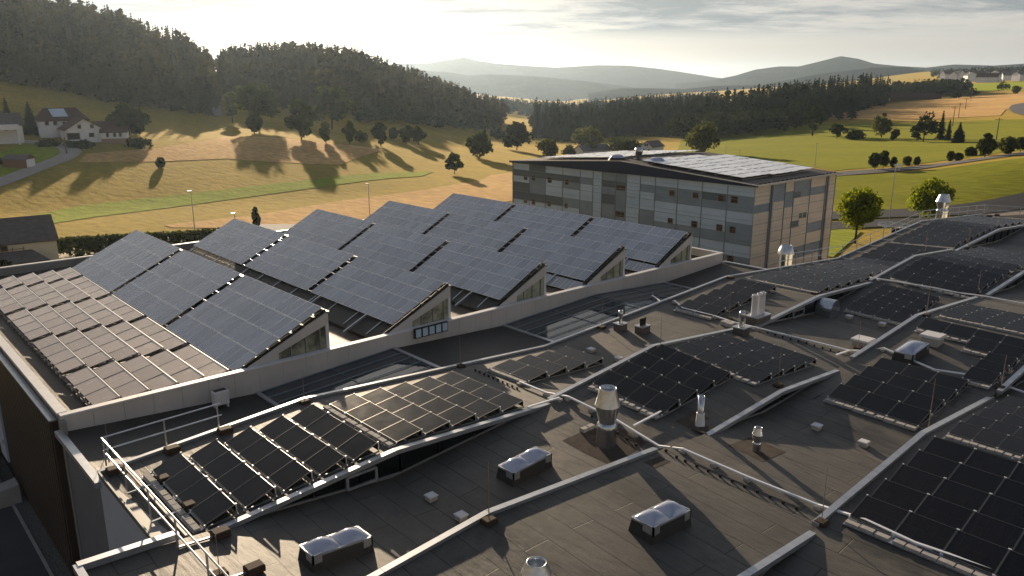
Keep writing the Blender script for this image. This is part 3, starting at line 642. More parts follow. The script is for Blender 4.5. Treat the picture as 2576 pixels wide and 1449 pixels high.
# ------------------------------------------------------------------ the sawtooth hall
saw = thing('sawtooth_hall', 'taller hall with five sawtooth rooflights carrying large grey solar fields behind a long pale wall', 'building', (30, 34, GZ))
WT = -13.05
m = MB()
xs = list(np.arange(6.1, 52.8, 1.2)) + [52.8]
for a, b in zip(xs, xs[1:]): m.box(a, b - 0.012, 34.0, 34.22, prof(P0, (a + b) / 2) - .35, WT - .04)
m.box(52.6, 52.8, 34.23, 65.8, -14.2, WT - .04)
m.build('wall', 'white_wall', saw)
m = MB()
for a, b in zip(np.arange(6.1, 52.8, 3.0), list(np.arange(9.1, 52.8, 3.0)) + [52.85]): m.box(a, b - .015, 33.95, 34.30, WT - .04, WT + .03)
m.box(52.55, 52.85, 34.31, 65.8, WT - .04, WT + .03)
for a, b in zip(np.arange(34.32, 66, 3.5), list(np.arange(37.82, 66, 3.5)) + [66]): m.box(6.05, 6.42, a, b - .015, WT - .04, WT + .04)
m.box(6.05, 52.8, 65.8, 66.1, WT - .04, WT + .03)
m.build('parapet_cap', 'white_panel', saw)
m = MB().box(6.1, 6.4, 34.24, 66.0, -13.9, WT - .05); m.box(6.45, 52.7, 65.82, 66.05, GZ, WT - .05); m.box(52.62, 52.78, 34.25, 65.7, GZ, -14.25); m.build('parapet', 'frame_grey', saw)
MB().box(6.4, 52.6, 34.22, 65.8, -13.75, -13.62).build('roof', 'brown_felt', saw)
m = MB(); m.face([(5.85, 66, GZ), (5.85, 34.6, GZ), (5.85, 34.6, -13.42), (5.85, 66, -13.42)]); m.face([(5.85, 34.6, GZ), (6.1, 34.6, GZ), (6.1, 34.6, -13.42), (5.85, 34.6, -13.42)])
slat = m.build('slat_facade', 'slat_brown', saw)
m = MB()
for y in np.arange(34.8, 66, 0.42): m.box(5.80, 5.85, y, y + .30, GZ + .35, -13.45)
m.build('slat', 'slat_brown', slat)
m = MB().box(5.78, 6.06, 34.6, 66, -13.42, -13.36); m.build('facade_sill', 'flashing', saw)
m = MB().box(6.02, 6.22, 33.6, 34.0, GZ, -13.2); m.build('corner_post', 'frame_grey', saw)
d = MB().box(5.70, 5.80, 47.2, 48.9, GZ + 1.0, GZ + 4.4).build('door', 'pale_render', saw)
MB().box(5.64, 5.70, 47.45, 47.52, GZ + 2.0, GZ + 2.25).build('door_handle', 'galvanised', d)
ROWS = [(13.45, 18.4, 13.6, 0), (21.35, 26.1, 22.45, 0), (29.2, 33.65, 30.15, 0), (36.85, 41.25, 37.65, 1), (44.5, 48.95, 45.3, 1)]
ZL, ZT, Y0S, Y1S = -13.45, -11.12, 34.25, 63.4
def pv_mesh(name, glass, frame, fw):
    """a unit panel 1 x 1 with a raised frame, glass on top"""
    mb = MB(); t = 0.035
    mb.face([(fw, fw, t * .8), (1 - fw, fw, t * .8), (1 - fw, 1 - fw, t * .8), (fw, 1 - fw, t * .8)], 0)
    for a, b, c, d_ in ((0, 1, 0, fw), (0, 1, 1 - fw, 1), (0, fw, fw, 1 - fw), (1 - fw, 1, fw, 1 - fw)): mb.box(a, b, c, d_, 0, t, 1)
    mb.face([(0, 0, 0.001), (0, 1, 0.001), (1, 1, 0.001), (1, 0, 0.001)], 1)
    o = mb.build(name, [glass, frame]); me = o.data; bpy.data.objects.remove(o); return me
ME_BLUE = pv_mesh('solar_panel', 'pv_blue', 'pv_frame_light', 0.019)
ME_BLACK = pv_mesh('solar_panel', 'pv_black', 'pv_frame_dark', 0.012)
ME_BROWN = pv_mesh('solar_panel', 'pv_brown', 'pv_frame_dark', 0.012)
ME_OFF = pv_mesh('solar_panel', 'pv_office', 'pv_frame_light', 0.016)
def panel(me, parent, p, tilt, sx, sy, slope_y=0.0):
    """a panel whose local x runs up the tilt (about Y) and y along the row"""
    o = bpy.data.objects.new('solar_panel', me); COL.objects.link(o); o.parent = parent
    o.location = Vector([float(q) for q in p]) - parent.location
    o.rotation_euler = (slope_y + random.gauss(0, .0035), -tilt + random.gauss(0, .004), 0); o.scale = (sx, sy, 1); return o
near = ['front', 'second', 'third', 'fourth', 'rear']
posn = ['nearest the pale wall', 'in the middle of its row', 'at the far end of its row']
for ri, (xl, xt, xp, extra) in enumerate(ROWS):
    # wedge body
    m = MB(); sl = (ZT - ZL) / (xt - xl)
    zp = ZL + (xp - xl) * sl
    m.hexa([(xl, Y0S + .3, ZL - .3), (xt - .05, Y0S + .3, ZL - .3), (xt - .05, Y1S, ZL - .3), (xl, Y1S, ZL - .3), (xl, Y0S + .3, ZL), (xt - .05, Y0S + .3, ZT - .12), (xt - .05, Y1S, ZT - .12), (xl, Y1S, ZL)])
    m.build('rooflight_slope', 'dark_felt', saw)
    # gable: white raking beam, post and glass
    y = Y0S
    m = MB(); hb = 0.62
    m.hexa([(xl - .3, y, ZL - .12), (xt, y, ZT - hb), (xt, y + .3, ZT - hb), (xl - .3, y + .3, ZL - .12), (xl - .1, y, ZL + .12), (xt, y, ZT - .02), (xt, y + .3, ZT - .02), (xl - .1, y + .3, ZL + .12)])
    m.face([(xl, y + .05, ZL - .2), (xl + (xt - xl) * .45, y + .05, ZL - .2), (xl + (xt - xl) * .45, y + .05, ZL + .45 * (ZT - ZL) - .3), (xl, y + .05, ZL)])
    g = m.build('gable_beam', 'white_wall', saw)
    m = MB(); x1 = xl + (xt - xl) * .42
    m.face([(x1, y + .08, ZL - .2), (xt - .1, y + .08, ZL - .2), (xt - .1, y + .08, ZT - hb), (x1, y + .08, ZL + .42 * (ZT - ZL) - .35)]); m.build('gable_window', 'green_glass', saw)
    m = MB()
    for fx in (.58, .74, .9): xx = xl + (xt - xl) * fx; m.bar((xx, y + .04, ZL - .2), (xx, y + .04, ZL + fx * (ZT - ZL) - .35), .06, .06)
    m.bar((xl + .8, y + .03, ZL + .02), (xt, y + .03, ZL + .02), .06, .08)
    m.build('glazing_bar', 'frame_grey', saw)
    m = MB().box(xt - .16, xt, y + .01, y + .28, ZL - .2, ZT - hb); m.build('gable_post', 'white_panel', saw)
    # north glass
    m = MB().face([(xt, Y0S + .3, ZL - .2), (xt, Y1S, ZL - .2), (xt, Y1S, ZT - .1), (xt, Y0S + .3, ZT - .1)]); m.build('north_glazing', 'green_glass', saw)
    m = MB()
    for yy in np.arange(Y0S + .4, Y1S, 1.2): m.box(xt, xt + .05, yy, yy + .05, ZL - .2, ZT - .1)
    m.box(xt - .05, xt + .09, Y0S, Y1S, ZT - .1, ZT)
    m.build('glazing_bar', 'frame_grey', saw)
    # ribs on the dark lower slope and pipes across the valley
    for yy in np.arange(Y0S + 1.6, Y1S, 2.45): MB().bar((xl + .15, yy, ZL + .08), (xp + .15, yy, zp + .1), 0.07, 0.05).build('standing_rib', 'flashing', saw)
    for yy in (Y0S + 3.1, Y0S + 8.4): MB().bar((xl - .4, yy, -13.5), (xp + .1, yy, zp + .15), .1, .1).build('drain_pipe', 'flashing', saw)
    m = MB(); m.tube([(xl + .05, Y0S + .12, ZL + .22), (xt - .1, Y0S + .12, ZT + .05)], .085, 8)
    for f in np.linspace(.1, .95, 8): xx = xl + (xt - xl) * f; m.box(xx, xx + .12, Y0S - .02, Y0S + .26, ZL + f * (ZT - ZL) + .19, ZL + f * (ZT - ZL) + .26)
    m.build('gable_gutter', 'black_plastic', saw)
    # three fields of panels, four rows of twelve each
    bl = 9.2; gap = (Y1S - Y0S - .5 - 3 * bl) / 2; tilt = math.atan(sl)
    L_ = math.hypot(xt - xp, (xt - xp) * sl) - .05
    for bi in range(3):
        y0 = Y0S + .42 + bi * (bl + gap)
        t = thing('solar_field', f'grey blue solar field on the {near[ri]} sawtooth roof, {posn[bi]}', 'solar panels', (xp, y0, zp + .1), 'solar fields on the sawtooth roofs')
        for f in (.12, .38, .62, .88):
            xx = xp + (xt - xp) * f; zz = zp + (xt - xp) * f * sl
            MB().bar((xx, y0, zz + .08), (xx, y0 + bl, zz + .08), .05, .06).build('mounting_rail', 'galvanised', t)
        if bi < 2:
            for f in np.linspace(.03, .97, 7):
                xx = xp + (xt - xp) * f; zz = zp + (xt - xp) * f * sl; MB().bar((xx, y0 + bl, zz + .1), (xx, y0 + bl + gap, zz + .1), .06, .05).build('cross_rung', 'galvanised', t)
        nr, nc = 4, 12
        for r_ in range(nr):
            for c in range(nc):
                f = r_ / nr * L_
                panel(ME_BLUE, t, (xp + f * math.cos(tilt), y0 + c * bl / nc, zp + f * math.sin(tilt) + .14), tilt, L_ / nr - .022, bl / nc - .02)
        if extra:
            for c in range(nc if bi else 6):
                panel(ME_BLUE, t, (xp - 1.0 * math.cos(tilt), y0 + c * bl / nc * (1 if bi else 1.0), zp - 1.0 * math.sin(tilt) - .02), tilt + .03, .95, bl / nc - .012)
# low tilted rows on the flat roof at the left end
rowx = [7.55, 8.75, 9.98, 11.2, 12.35]
sawrow = ['outermost row beside the parapet', 'second row from the parapet', 'middle row', 'fourth row from the parapet', 'innermost row beside the first sawtooth']
tabs = [(34.75, 3, 1.62), (40.1, 4, 1.52), (46.7, 4, 1.52), (53.3, 4, 1.52)]
for i, x in enumerate(rowx):
    t = thing('solar_row', f'long brown tilted solar row on the flat hall roof, {sawrow[i]}', 'solar panels', (x, 34.6, -13.6), 'brown solar rows on the hall roof')
    for y0, n, w in tabs + [(59.9, 2, 1.5)]:
        if i == 0 and y0 > 59: continue
        m = MB()
        for c in range(n): panel(ME_BROWN, t, (x, y0 + c * w, -13.33), 0.21, 1.02, w - .015)
        MB().bar((x + 1.0, y0, -13.10), (x + 1.0, y0 + n * w, -13.10), .05, .05).build('wind_deflector', 'white_panel', t)
        for xx in (x - .02, x + .98): m.bar((xx, y0 - .04, -13.47), (xx, y0 + n * w + .04, -13.47), .06, .05)
        for c in range(n * 2 + 1):
            yy = y0 + c * w / 2; m.bar((x - .12, yy, -13.5), (x + 1.18, yy, -13.5), .07, .1); m.bar((x + .98, yy, -13.5), (x + .98, yy, -13.14), .04, .04)
            m.box(x + 1.0, x + 1.16, yy - .12, yy + .12, -13.62, -13.42)
        m.build('mounting_rail', 'concrete', t)
m = MB()
for y in np.arange(35.2, 64, 1.15): m.box(12.55 + random.random() * .3, 13.25, y, y + .3 + random.random() * .2, -13.62, -13.52)
tag(m.build('ballast_slabs', 'ballast'), 'scattered pale ballast slabs in the gutter below the front sawtooth', 'slabs')
# downpipe, wall unit and luminaires on the pale wall
p = atz(545, 1007, -14.0); t = thing('air_conditioner', 'white air conditioning unit standing below the long pale wall', 'air conditioner', (p[0], 33.2, roofz(p[0], 33.2)))
zb = t.location.z
MB().box(p[0] - .33, p[0] + .33, 33.05, 33.42, zb + .16, zb + .80, 0, .03).build('casing', 'white_panel', t)
MB().box(p[0] - .27, p[0] + .27, 33.09, 33.38, zb + .80, zb + .812).build('grille', 'black_plastic', t)
for sx in (-.29, .23): MB().box(p[0] + sx, p[0] + sx + .06, 33.03, 33.44, zb, zb + .16).build('leg', 'white_panel', t)
p = aty(545, 960, 33.9); m = MB(); m.tube([(p[0] + .1, 33.9, WT), (p[0] + .1, 33.9, zb + 1.0)], .035, 8); tag(m.build('downpipe', 'frame_grey'), 'thin grey pipe running down the pale wall to the white air conditioner', 'pipe')
pa = aty(1042, 840, 33.9); pb = aty(1125, 820, 33.9)
t = thing('wall_luminaire', 'row of five square floodlights in a dark frame on the pale wall', 'lamp', (pa[0], 33.9, pa[2]))
m = MB().box(pa[0], pb[0], 33.82, 33.94, pa[2] - .28, pa[2] + .28); m.build('frame', 'black_plastic', t)
w = (pb[0] - pa[0]) / 5
for i in range(5): MB().box(pa[0] + i * w + .06, pa[0] + (i + 1) * w - .06, 33.79, 33.82, pa[2] - .22, pa[2] + .22).build('lamp_glass', 'glass_light', t)

# ------------------------------------------------------------------ roof solar arrays of the factory
c1 = crop(1200, 1360, 2.8); c2 = crop(1780, 1240, 4.025); c3 = crop(2160, 1200, 2.385); c4 = crop(3060, 1300, 3.294); c5 = crop(3300, 1140, 4.528)
c6 = crop(2500, 980, 3.623); c7 = crop(3060, 780, 3.303); c8 = crop(3360, 1480, 2.131); r6 = crop(2560, 720, 2.0125); r7 = crop(0, 1440, 2.0125); r8 = crop(1280, 1440, 2.0125); r9 = crop(2560, 1440, 2.0125); r5 = crop(1280, 720, 2.0125)
cb = crop(600, 1640, 2.576); ca = crop(1700, 1640, 2.576)
def array(label, L0, R0, Ln, rows, mods, dx=None, miss=(), tilt=0.19, ballast=True, ytrim=None, wid=None):
    """rows of black panels: pixel of the lower edge of the first row (far left end, near right end), left end of the last row"""
    a, b = rp(*L0, .12), rp(*R0, .12); e = rp(*Ln, .12)
    k_ = max(i for i in range(6) if a[1] <= YE[i]); y1, y0 = min(a[1], YE[k_] - .35), max(b[1], YE[k_ + 1] + .32); x0 = (a[0] + b[0]) / 2
    pitch = (e[0] - a[0]) / max(1, rows - 1) if dx is None else dx
    n = mods; w = (y1 - y0) / n; dep = wid or min(1.12, pitch * .93)
    t = thing('solar_array', label, 'solar panels', (x0, y0, roofz(x0, (y0 + y1) / 2)), 'black solar arrays on the factory roof')
    for r_ in range(rows):
        x = x0 + r_ * pitch; rail = MB(); bal = MB()
        for c in range(n):
            if (r_, c) in miss: continue
            ya = y1 - (c + 1) * w
            za, zb_ = roofz(x, ya + .02), roofz(x, ya + w - .02)
            sl = (roofz(x + dep, ya + w / 2) - roofz(x, ya + w / 2)) / dep
            z = roofz(x, ya + .02) + .12
            panel(ME_BLACK, t, (x, ya + .006, z), math.atan(sl) + tilt, dep / math.cos(tilt), w - .014, math.atan((zb_ - za) / w))
            h = dep * math.tan(tilt); xu = x + dep
            for a_, b_ in ((0, .5), (.5, 1)):
                p, q = ya + w * a_, ya + w * b_
                rail.bar((x - .02, p, roofz(x, p) + .08), (x - .02, q, roofz(x, q) + .08), .04, .06)
                rail.bar((xu + .005, p, roofz(xu, p) + h + .085), (xu + .005, q, roofz(xu, q) + h + .085), .02, .04)
            for k in (.015, .985):
                yy = ya + w * k; zz = roofz(x, yy); zu = roofz(xu, yy)
                rail.bar((x - .10, yy, zz + .045), (xu + .05, yy, zu + .045), .04, .05); rail.bar((xu + .01, yy, zu + .05), (xu + .01, yy, zu + h + .12), .04, .04)
                rail.box(x - .03, x + .02, yy - .022, yy + .022, zz + .10, zz + .155, 2); rail.box(xu - .02, xu + .03, yy - .022, yy + .022, zu + h + .10, zu + h + .165, 2)
            rail.face([(xu + .03, ya, roofz(xu, ya) + .06), (xu + .03, ya + w, roofz(xu, ya + w) + .06), (xu + .01, ya + w, roofz(xu, ya + w) + h + .08), (xu + .01, ya, roofz(xu, ya) + h + .08)], 1)
            if ballast and (r_ == 0 or (r_ - 1, c) in miss):
                k = 0.0
                while k < .95:
                    l = w * (.31 if random.random() < .8 else .24); yy = ya + k * w
                    zz = roofz(x - .2, yy + .1); bal.box(x - .34, x - .14, yy + .01, min(yy + l, ya + w), zz + .03, zz + .12 + random.random() * .02); k += .333
                bal.box(x - .38, x - .09, ya, ya + w, roofz(x - .2, ya + w / 2) + .01, roofz(x - .2, ya + w / 2) + .05, 1)
        rail.build('mounting_rail', ['galvanised', 'black_plastic', 'bright_channel'], t)
        if bal.f: bal.build('ballast_tray', ['ballast', 'galvanised'], t)
    return t
array('black solar array of five separate rows beside the steel railing', r7(1165, 650), r7(1595, 1120), r7(2205, 262), 5, 4, tilt=.26, wid=1.0)
array('brownish black solar array of five rows just past the ridge of the first roof strip', c1(110, 440), c1(855, 885), c1(1200, 200), 5, 4)
array('small black solar array of four short rows in the dip of the first roof strip', c2(265, 560), c2(830, 765), c2(1130, 360), 4, 2)
array('black solar array of four stepped rows behind the big steel flue', c3(125, 585), c3(800, 835), c3(640, 352), 4, 4, miss=((0, 3), (1, 3)) if False else ())
array('dark grey solar array of five rows past the ridge of the second strip', c3(825, 275), c3(1705, 535), c3(1245, 165), 5, 4, miss=((4, 0),))
array('black solar array of five short rows beside three tall pale flue pipes', c6(125, 635), c6(655, 752), c6(840, 345), 5, 2)
array('light reflecting solar array past the ridge behind the three pale flue pipes', c6(1110, 232), c6(2145, 425), c6(1640, 112), 5, 4)
array('light reflecting solar array of four short rows below the far steel railing', c6(1930, 98), c7(600, 862), c6(2230, 15), 4, 3)
array('dark solar array of five rows rising beside the far steel railing', c7(610, 590), c7(1110, 665), c7(925, 420), 5, 3)
array('large black solar array highest on the far end of the first strip', c7(980, 402), c7(1760, 508), c7(1395, 175), 7, 4)
array('pale grey solar array on the last slope before the far roof end', c7(1500, 172), c7(2255, 258), c7(1830, 122), 5, 4)
array('black solar array low in the dip behind the kinked edge of the pale dome', r6(1255, 870), r6(1650, 1002), r6(1480, 735), 5, 4, miss=())
array('wide black solar array climbing the second strip beyond the far roof channel', c7(870, 895), c7(1990, 1070), c7(1290, 650), 5, 5)
array('pale grey solar array past the far ridge of the second strip', c7(1480, 615), c7(2500, 758), c7(1900, 530), 5, 5)
array('black solar array of four rows in the shaded dip below the open smoke flaps', c4(120, 632), c4(1290, 965), c4(650, 290), 4, 3)
array('single black solar row running past the white topped box', c5(645, 392), c5(2480, 860), c5(800, 300), 1, 4, dx=1.2)
array('short black solar row of two panels between the pale dome and a wider array', c5(1410, 748), c5(2500, 985), c5(1410, 748), 1, 2, dx=1.2)
array('column of three black solar panels on the slope right of the single pale dome', c5(1395, 1255), c5(1960, 1395), c5(1690, 1000), 3, 1)
array('bluish black solar array past the ridge behind the single pale dome', c5(1020, 190), c5(2500, 495), c5(1330, 60), 5, 4)
array('big black solar array of five wide rows in the right foreground', r9(1255, 1000), r9(2790, 1625), r9(1795, 530), 5, 4)
array('dark solar array of five rows behind the big foreground array', r9(1995, 380), r9(2576, 540), r9(2360, 165), 5, 3)

# ------------------------------------------------------------------ roof furniture
def roof_point(px, py): return rp(px, py)
def skylight(label, L_, T_, R_, B_, double=True):
    pts = [rp(*q, .48) for q in (L_, T_, R_, B_)]; zc = np.mean([p[2] for p in pts])
    cx = np.mean([p[0] for p in pts]); cy = np.mean([p[1] for p in pts])
    lx = (np.hypot(*(pts[1] - pts[0])[:2]) + np.hypot(*(pts[2] - pts[3])[:2])) / 2; ly = (np.hypot(*(pts[2] - pts[1])[:2]) + np.hypot(*(pts[3] - pts[0])[:2])) / 2
    t = thing('skylight', label, 'skylight', (cx, cy, zc)); hx, hy = lx / 2, ly / 2; e = .07
    def z(x, y): return roofz(x, y)
    m = MB(); m.hexa([(cx - hx - e, cy - hy - e, z(cx - hx, cy - hy) - .03), (cx + hx + e, cy - hy - e, z(cx + hx, cy - hy) - .03), (cx + hx + e, cy + hy + e, z(cx + hx, cy + hy) - .03), (cx - hx - e, cy + hy + e, z(cx - hx, cy + hy) - .03),
            (cx - hx, cy - hy, z(cx - hx, cy) + .44), (cx + hx, cy - hy, z(cx + hx, cy) + .44), (cx + hx, cy + hy, z(cx + hx, cy) + .44), (cx - hx, cy + hy, z(cx - hx, cy) + .44)])
    m.build('curb', 'curb', t)
    m = MB(); z0, z1 = z(cx - hx, cy) + .455, z(cx + hx, cy) + .455
    for a, b in (((cx - hx, cy - hy, z0), (cx + hx, cy - hy, z1)), ((cx - hx, cy + hy, z0), (cx + hx, cy + hy, z1)), ((cx - hx, cy - hy, z0), (cx - hx, cy + hy, z0)), ((cx + hx, cy - hy, z1), (cx + hx, cy + hy, z1))): m.bar(a, b, .055, .06)
    for sx in (-1, 1):                          # angle plates at two corners
        x = cx + sx * (hx + .03); zz = z(x, cy); m.box(min(x, x - sx * .05), max(x, x - sx * .05), cy - hy - .05, cy - hy + .34, zz + .22, zz + .50); m.box(min(x, x - sx * .30), max(x, x - sx * .30), cy - hy - .05, cy - hy, zz + .22, zz + .50)
    m.build('frame', 'flashing', t)
    nd = 2 if double else 1
    for d in range(nd):
        xa = cx - hx + .02 + d * (2 * hx - .04) / nd; xb = cx - hx + .02 + (d + 1) * (2 * hx - .04) / nd; N = 14; mb = MB()
        G = [[(xa + (xb - xa) * i / N, cy - hy + .02 + (2 * hy - .04) * j / N, z(xa + (xb - xa) * i / N, cy) + .475 + .24 * (max(0, 1 - (2 * i / N - 1) ** 2) * max(0, 1 - (2 * j / N - 1) ** 2)) ** .72) for j in range(N + 1)] for i in range(N + 1)]
        mb.v = [p for r_ in G for p in r_]
        for i in range(N):
            for j in range(N): mb.f.append((i * (N + 1) + j, (i + 1) * (N + 1) + j, (i + 1) * (N + 1) + j + 1, i * (N + 1) + j + 1)); mb.m.append(0)
        mb.build('dome', 'dome', t, True)
skylight('double skylight dome just below the slanting window band', ca(430, 275), ca(790, 90), ca(935, 160), ca(590, 350))
skylight('double skylight dome at the bottom edge, nearest the steel railing', cb(1350, 1050), cb(1885, 860), cb(2050, 955), cb(1480, 1150))
skylight('double skylight dome on the lit roof in front of the metal roof channel', ca(1705, 775), ca(2075, 600), ca(2280, 705), ca(1950, 870))
skylight('single pale skylight dome beside a white topped box', c5(235, 800), c5(510, 615), c5(835, 668), c5(560, 865), False)
def stack(name, label, px, py, parts, cat='flue'):
    """parts: name -> (profile, material); stands on the roof at the pixel"""
    p = rp(px, py); t = thing(name, label, cat, p)
    for n, (pr, mt) in parts.items(): MB().lathe(p, pr, 28).build(n, mt, t, True)
    return t, p
def cowl(r, h, flip=False):
    return {'base_pipe': ([(r * 1.02, -.05), (r * 1.0, h * .28), (r * 1.06, h * .30), (r * 1.04, h * .36), (r * .86, h * .40)], 'steel_duct'),
            'cone': ([(r * .86, h * .401), (r * .9, h * .44), (r * 1.28, h * .68), (r * 1.30, h * .70)], 'steel_duct'),
            'top_cone': ([(r * 1.30, h * .701), (r * 1.24, h * .74), (r * .86, h * .98), (r * .84, h), (r * .80, h), (r * .82, h * .9), (r * .7, h * .6), (0.001, h * .6)], 'galvanised')}
stack('exhaust_flue', 'big shiny steel exhaust flue with a double cone head by the metal channel', *r8(2000, 455), cowl(.37, 2.3))
stack('exhaust_flue', 'small steel exhaust flue alone on the shaded roof below the black window band', *r9(555, 505), cowl(.155, .95))
stack('exhaust_flue', 'steel exhaust flue cut off by the bottom edge', *ca(800, 1540), cowl(.30, 1.0))
stack('vent_pipe', 'slim vent pipe with a pale conical foot and dark upper tube', *r9(130, 312), {'base_pipe': ([(.2, -.05), (.155, .45), (.17, .52), (.12, .56)], 'white_panel'), 'top_pipe': ([(.13, .5), (.13, 1.25), (.11, 1.25), (.11, .9), (.001, .9)], 'steel_duct')}, 'pipe')
def boxed(label, px, py, w, l, h, pipes, mt='curb'):
    p = rp(px, py); t = thing('vent_stack', label, 'flue', p)
    MB().box(p[0] - l / 2, p[0] + l / 2, p[1] - w / 2, p[1] + w / 2, p[2] - .15, p[2] + h, 0, .02).build('plinth', 'grey_roof' if mt == 'curb' else mt, t)
    MB().box(p[0] - l / 2 - .05, p[0] + l / 2 + .05, p[1] - w / 2 - .05, p[1] + w / 2 + .05, p[2] + h, p[2] + h + .05).build('lid', 'flashing', t)
    for dx, dy, r, hh, kind in pipes:
        c = (p[0] + dx, p[1] + dy, p[2] + h + .05)
        if kind == 'cowl': pr = [(r, 0), (r * .72, hh * .3), (r * .72, hh * .5), (r * 1.15, hh * .66), (r * 1.15, hh * .85), (r * .8, hh), (r * .7, hh), (r * .6, hh * .8), (.001, hh * .8)]
        elif kind == 'cap': pr = [(r, 0), (r, hh * .72), (r * 1.25, hh * .75), (r * 1.25, hh * .92), (r * .8, hh), (.001, hh)]
        else: pr = [(r * 1.25, 0), (r, hh * .08), (r, hh * .92), (r * 1.06, hh * .93), (r * 1.06, hh), (r * .85, hh), (r * .85, hh * .85), (.001, hh * .85)]
        MB().lathe(c, pr, 20).build('pipe', {'cowl': 'steel_duct', 'cap': 'black_plastic', 'tall': 'white_panel'}[kind], t, True)
    return t
boxed('steel cowl on a grey block at the edge of the far glass roof', *r5(2105, 1040), .5, .58, .36, [(0, 0, .13, .72, 'cowl')])
boxed('three little black capped pipes on a grey block', *r5(2272, 1058), .5, .72, .36, [(-.17, 0, .06, .42, 'cap'), (0, 0, .06, .42, 'cap'), (.17, 0, .06, .42, 'cap')])
boxed('three tall pale flue pipes crowded on one dark block', *c6(1240, 825), 0.75, 1.35, .4, [(-.40, .05, .165, 1.2, 'tall'), (.06, .05, .15, 1.2, 'tall'), (.40, .05, .15, 1.2, 'tall')])
boxed('steel cowl on a low block beside the crossing of two roof edges', *c6(1010, 985), .6, .65, .36, [(0, 0, .15, .85, 'cowl')])
t, p = stack('exhaust_flue', 'pale steel flue behind the railing at the far roof end', *c7(1550, 128), cowl(.55, 2.5))
p = aty(1974, 672, 31.0); t = thing('exhaust_flue', 'wide steel flue rising in front of the glass office corner', 'flue', (p[0], 31.0, GZ)); c = (p[0], 31.0, GZ)
h0 = aty(1974, 640, 31.0)[2] - GZ; h1 = aty(1974, 618, 31.0)[2] - GZ
MB().lathe(c, [(.55, 0), (.55, h0)], 28).build('base_pipe', 'steel_duct', t, True); MB().lathe(c, [(.62, h0), (.64, h0 + .1), (.42, h1), (.36, h1), (.34, h1 - .3), (.001, h1 - .3)], 28).build('top_cone', 'galvanised', t, True)
def vent(label, px, py, s=.36, h=.2):
    p = rp(px, py); t = thing('roof_vent', label, 'roof vent', p, 'small white roof vents')
    MB().box(p[0] - s * .42, p[0] + s * .42, p[1] - s * .42, p[1] + s * .42, p[2] - .06, p[2] + h * .75).build('body', 'ballast', t)
    MB().box(p[0] - s / 2, p[0] + s / 2, p[1] - s / 2, p[1] + s / 2, p[2] + h * .75, p[2] + h, 0, .02).build('lid', 'white_panel', t); return t
for lb, q in (('small white roof vent left of the first lightning rod, farther from the metal edge', (1085, 1257)), ('small white roof vent touching the long metal edge near a rod', (1160, 1306)), ('small white roof vent right of the short solar rows', c2(1755, 320)),
              ('small white roof vent half hidden by the metal edge beside the short solar rows', c2(2170, 455)), ('small white roof vent alone on the wide middle roof', r6(1255, 955)), ('small white roof vent beside the ballast strip of a dark array', r6(1505, 1010)),
              ('small white roof vent between the light arrays near the far railing', r6(1375, 540)), ('small white roof vent close to the kinked edge near the far railing', r6(1590, 570)), ('small white roof vent on the shaded roof, left of a pair', r9(1010, 340)),
              ('small white roof vent on the shaded roof, right of a pair', r9(1365, 465))): vent(lb, *q)
vent('larger white topped box beside the low roof edge', *r6(1355, 1160), .95, .42); vent('white topped box behind the single pale dome', *c5(880, 670), .95, .5)
def rod(label, px, py, py_top):
    p = rp(px, py); d = ray(px, py_top); k = math.hypot(p[0], p[1]) / math.hypot(d[0], d[1]); zt = d[2] * k
    t = thing('lightning_rod', label, 'lightning rod', p, 'lightning rods on the roofs')
    m = MB(); m.tube([(p[0], p[1], p[2] + .05), (p[0], p[1], max(zt, p[2] + .9))], .016, 6, 0, .008); m.build('rod', 'rust_rod', t)
    MB().box(p[0] - .2, p[0] + .2, p[1] - .17, p[1] + .17, p[2] - .05, p[2] + .12, 0, .03).build('foot', 'clay_brown', t)
RODS = [('thin rod on a brown block beside the bend of the long metal edge', (1230, 1313), 1164), ('thin rod rising in front of the dark felt and glass roofs', (1158, 923), 836), ('thin rod standing before the larger glass roof', (1514, 826), 752),
 ('thin rod beside the kink of the second strip ridge', (1661, 878), 793), ('thin rod between the short black array and the channel', (1833, 806), 721), ('thin rod on the peak of the first strip before the office', (1838, 700), 628),
 ('thin rod in front of the light reflecting array', (2050, 740), 663), ('tall rod where the dark grey array meets the window band', (1957, 972), 864), ('thin rod on the wide roof near a white topped box', (2158, 878), 806),
 ('thin rod before the black array in the middle strip', (2330, 795), 712), ('thin rod at the right end of a wide black array', (2459, 742), 679), ('thin rod by the channel near the single dome array', (2516, 990), 890),
 ('thin rod on the last far slope beneath the railing', (2509, 574), 522), ('thin rod at the left of the far dark arrays', (2326, 642), 582), ('thin rod at the right of the far dark arrays', (2434, 627), 574), ('rod on a brown block at the bend right of the shaded roof', (2334, 1086), 949),
 ('rod with a black foot at the crossing of channel and metal edge', (2066, 1317), 1172), ('short thin rod near the railing on the second strip', (553, 1447), 1345), ('thin rod on a brown block at the peak behind the brown array', (766, 1013), 1004 - 60), ('thin rod rising from the dark felt beside the railing corner', (273, 1130), 1066)]
for lb, q, tpy in RODS: rod(lb, *q, tpy)
def channel(label, pts, w=.09, h=.06, dz=.1):
    P = [rp(*q) for q in pts]; m = MB(); t = thing('cable_channel', label, 'cable channel', P[0])
    for a, b in zip(P, P[1:]):
        n = max(1, int(np.linalg.norm(b - a) / 1.2))
        for i in range(n):
            u = a + (b - a) * i / n; v = a + (b - a) * (i + 1) / n; u[2] = roofz(u[0], u[1]) + dz + .05; v[2] = roofz(v[0], v[1]) + dz + .05
            m.bar(u, v, w, h); MB().box(u[0] - .12, u[0] + .12, u[1] - .1, u[1] + .1, u[2] - .18, u[2] - .05).build('foot_block', 'ballast', t)
    m.build('tray', 'bright_channel', t)
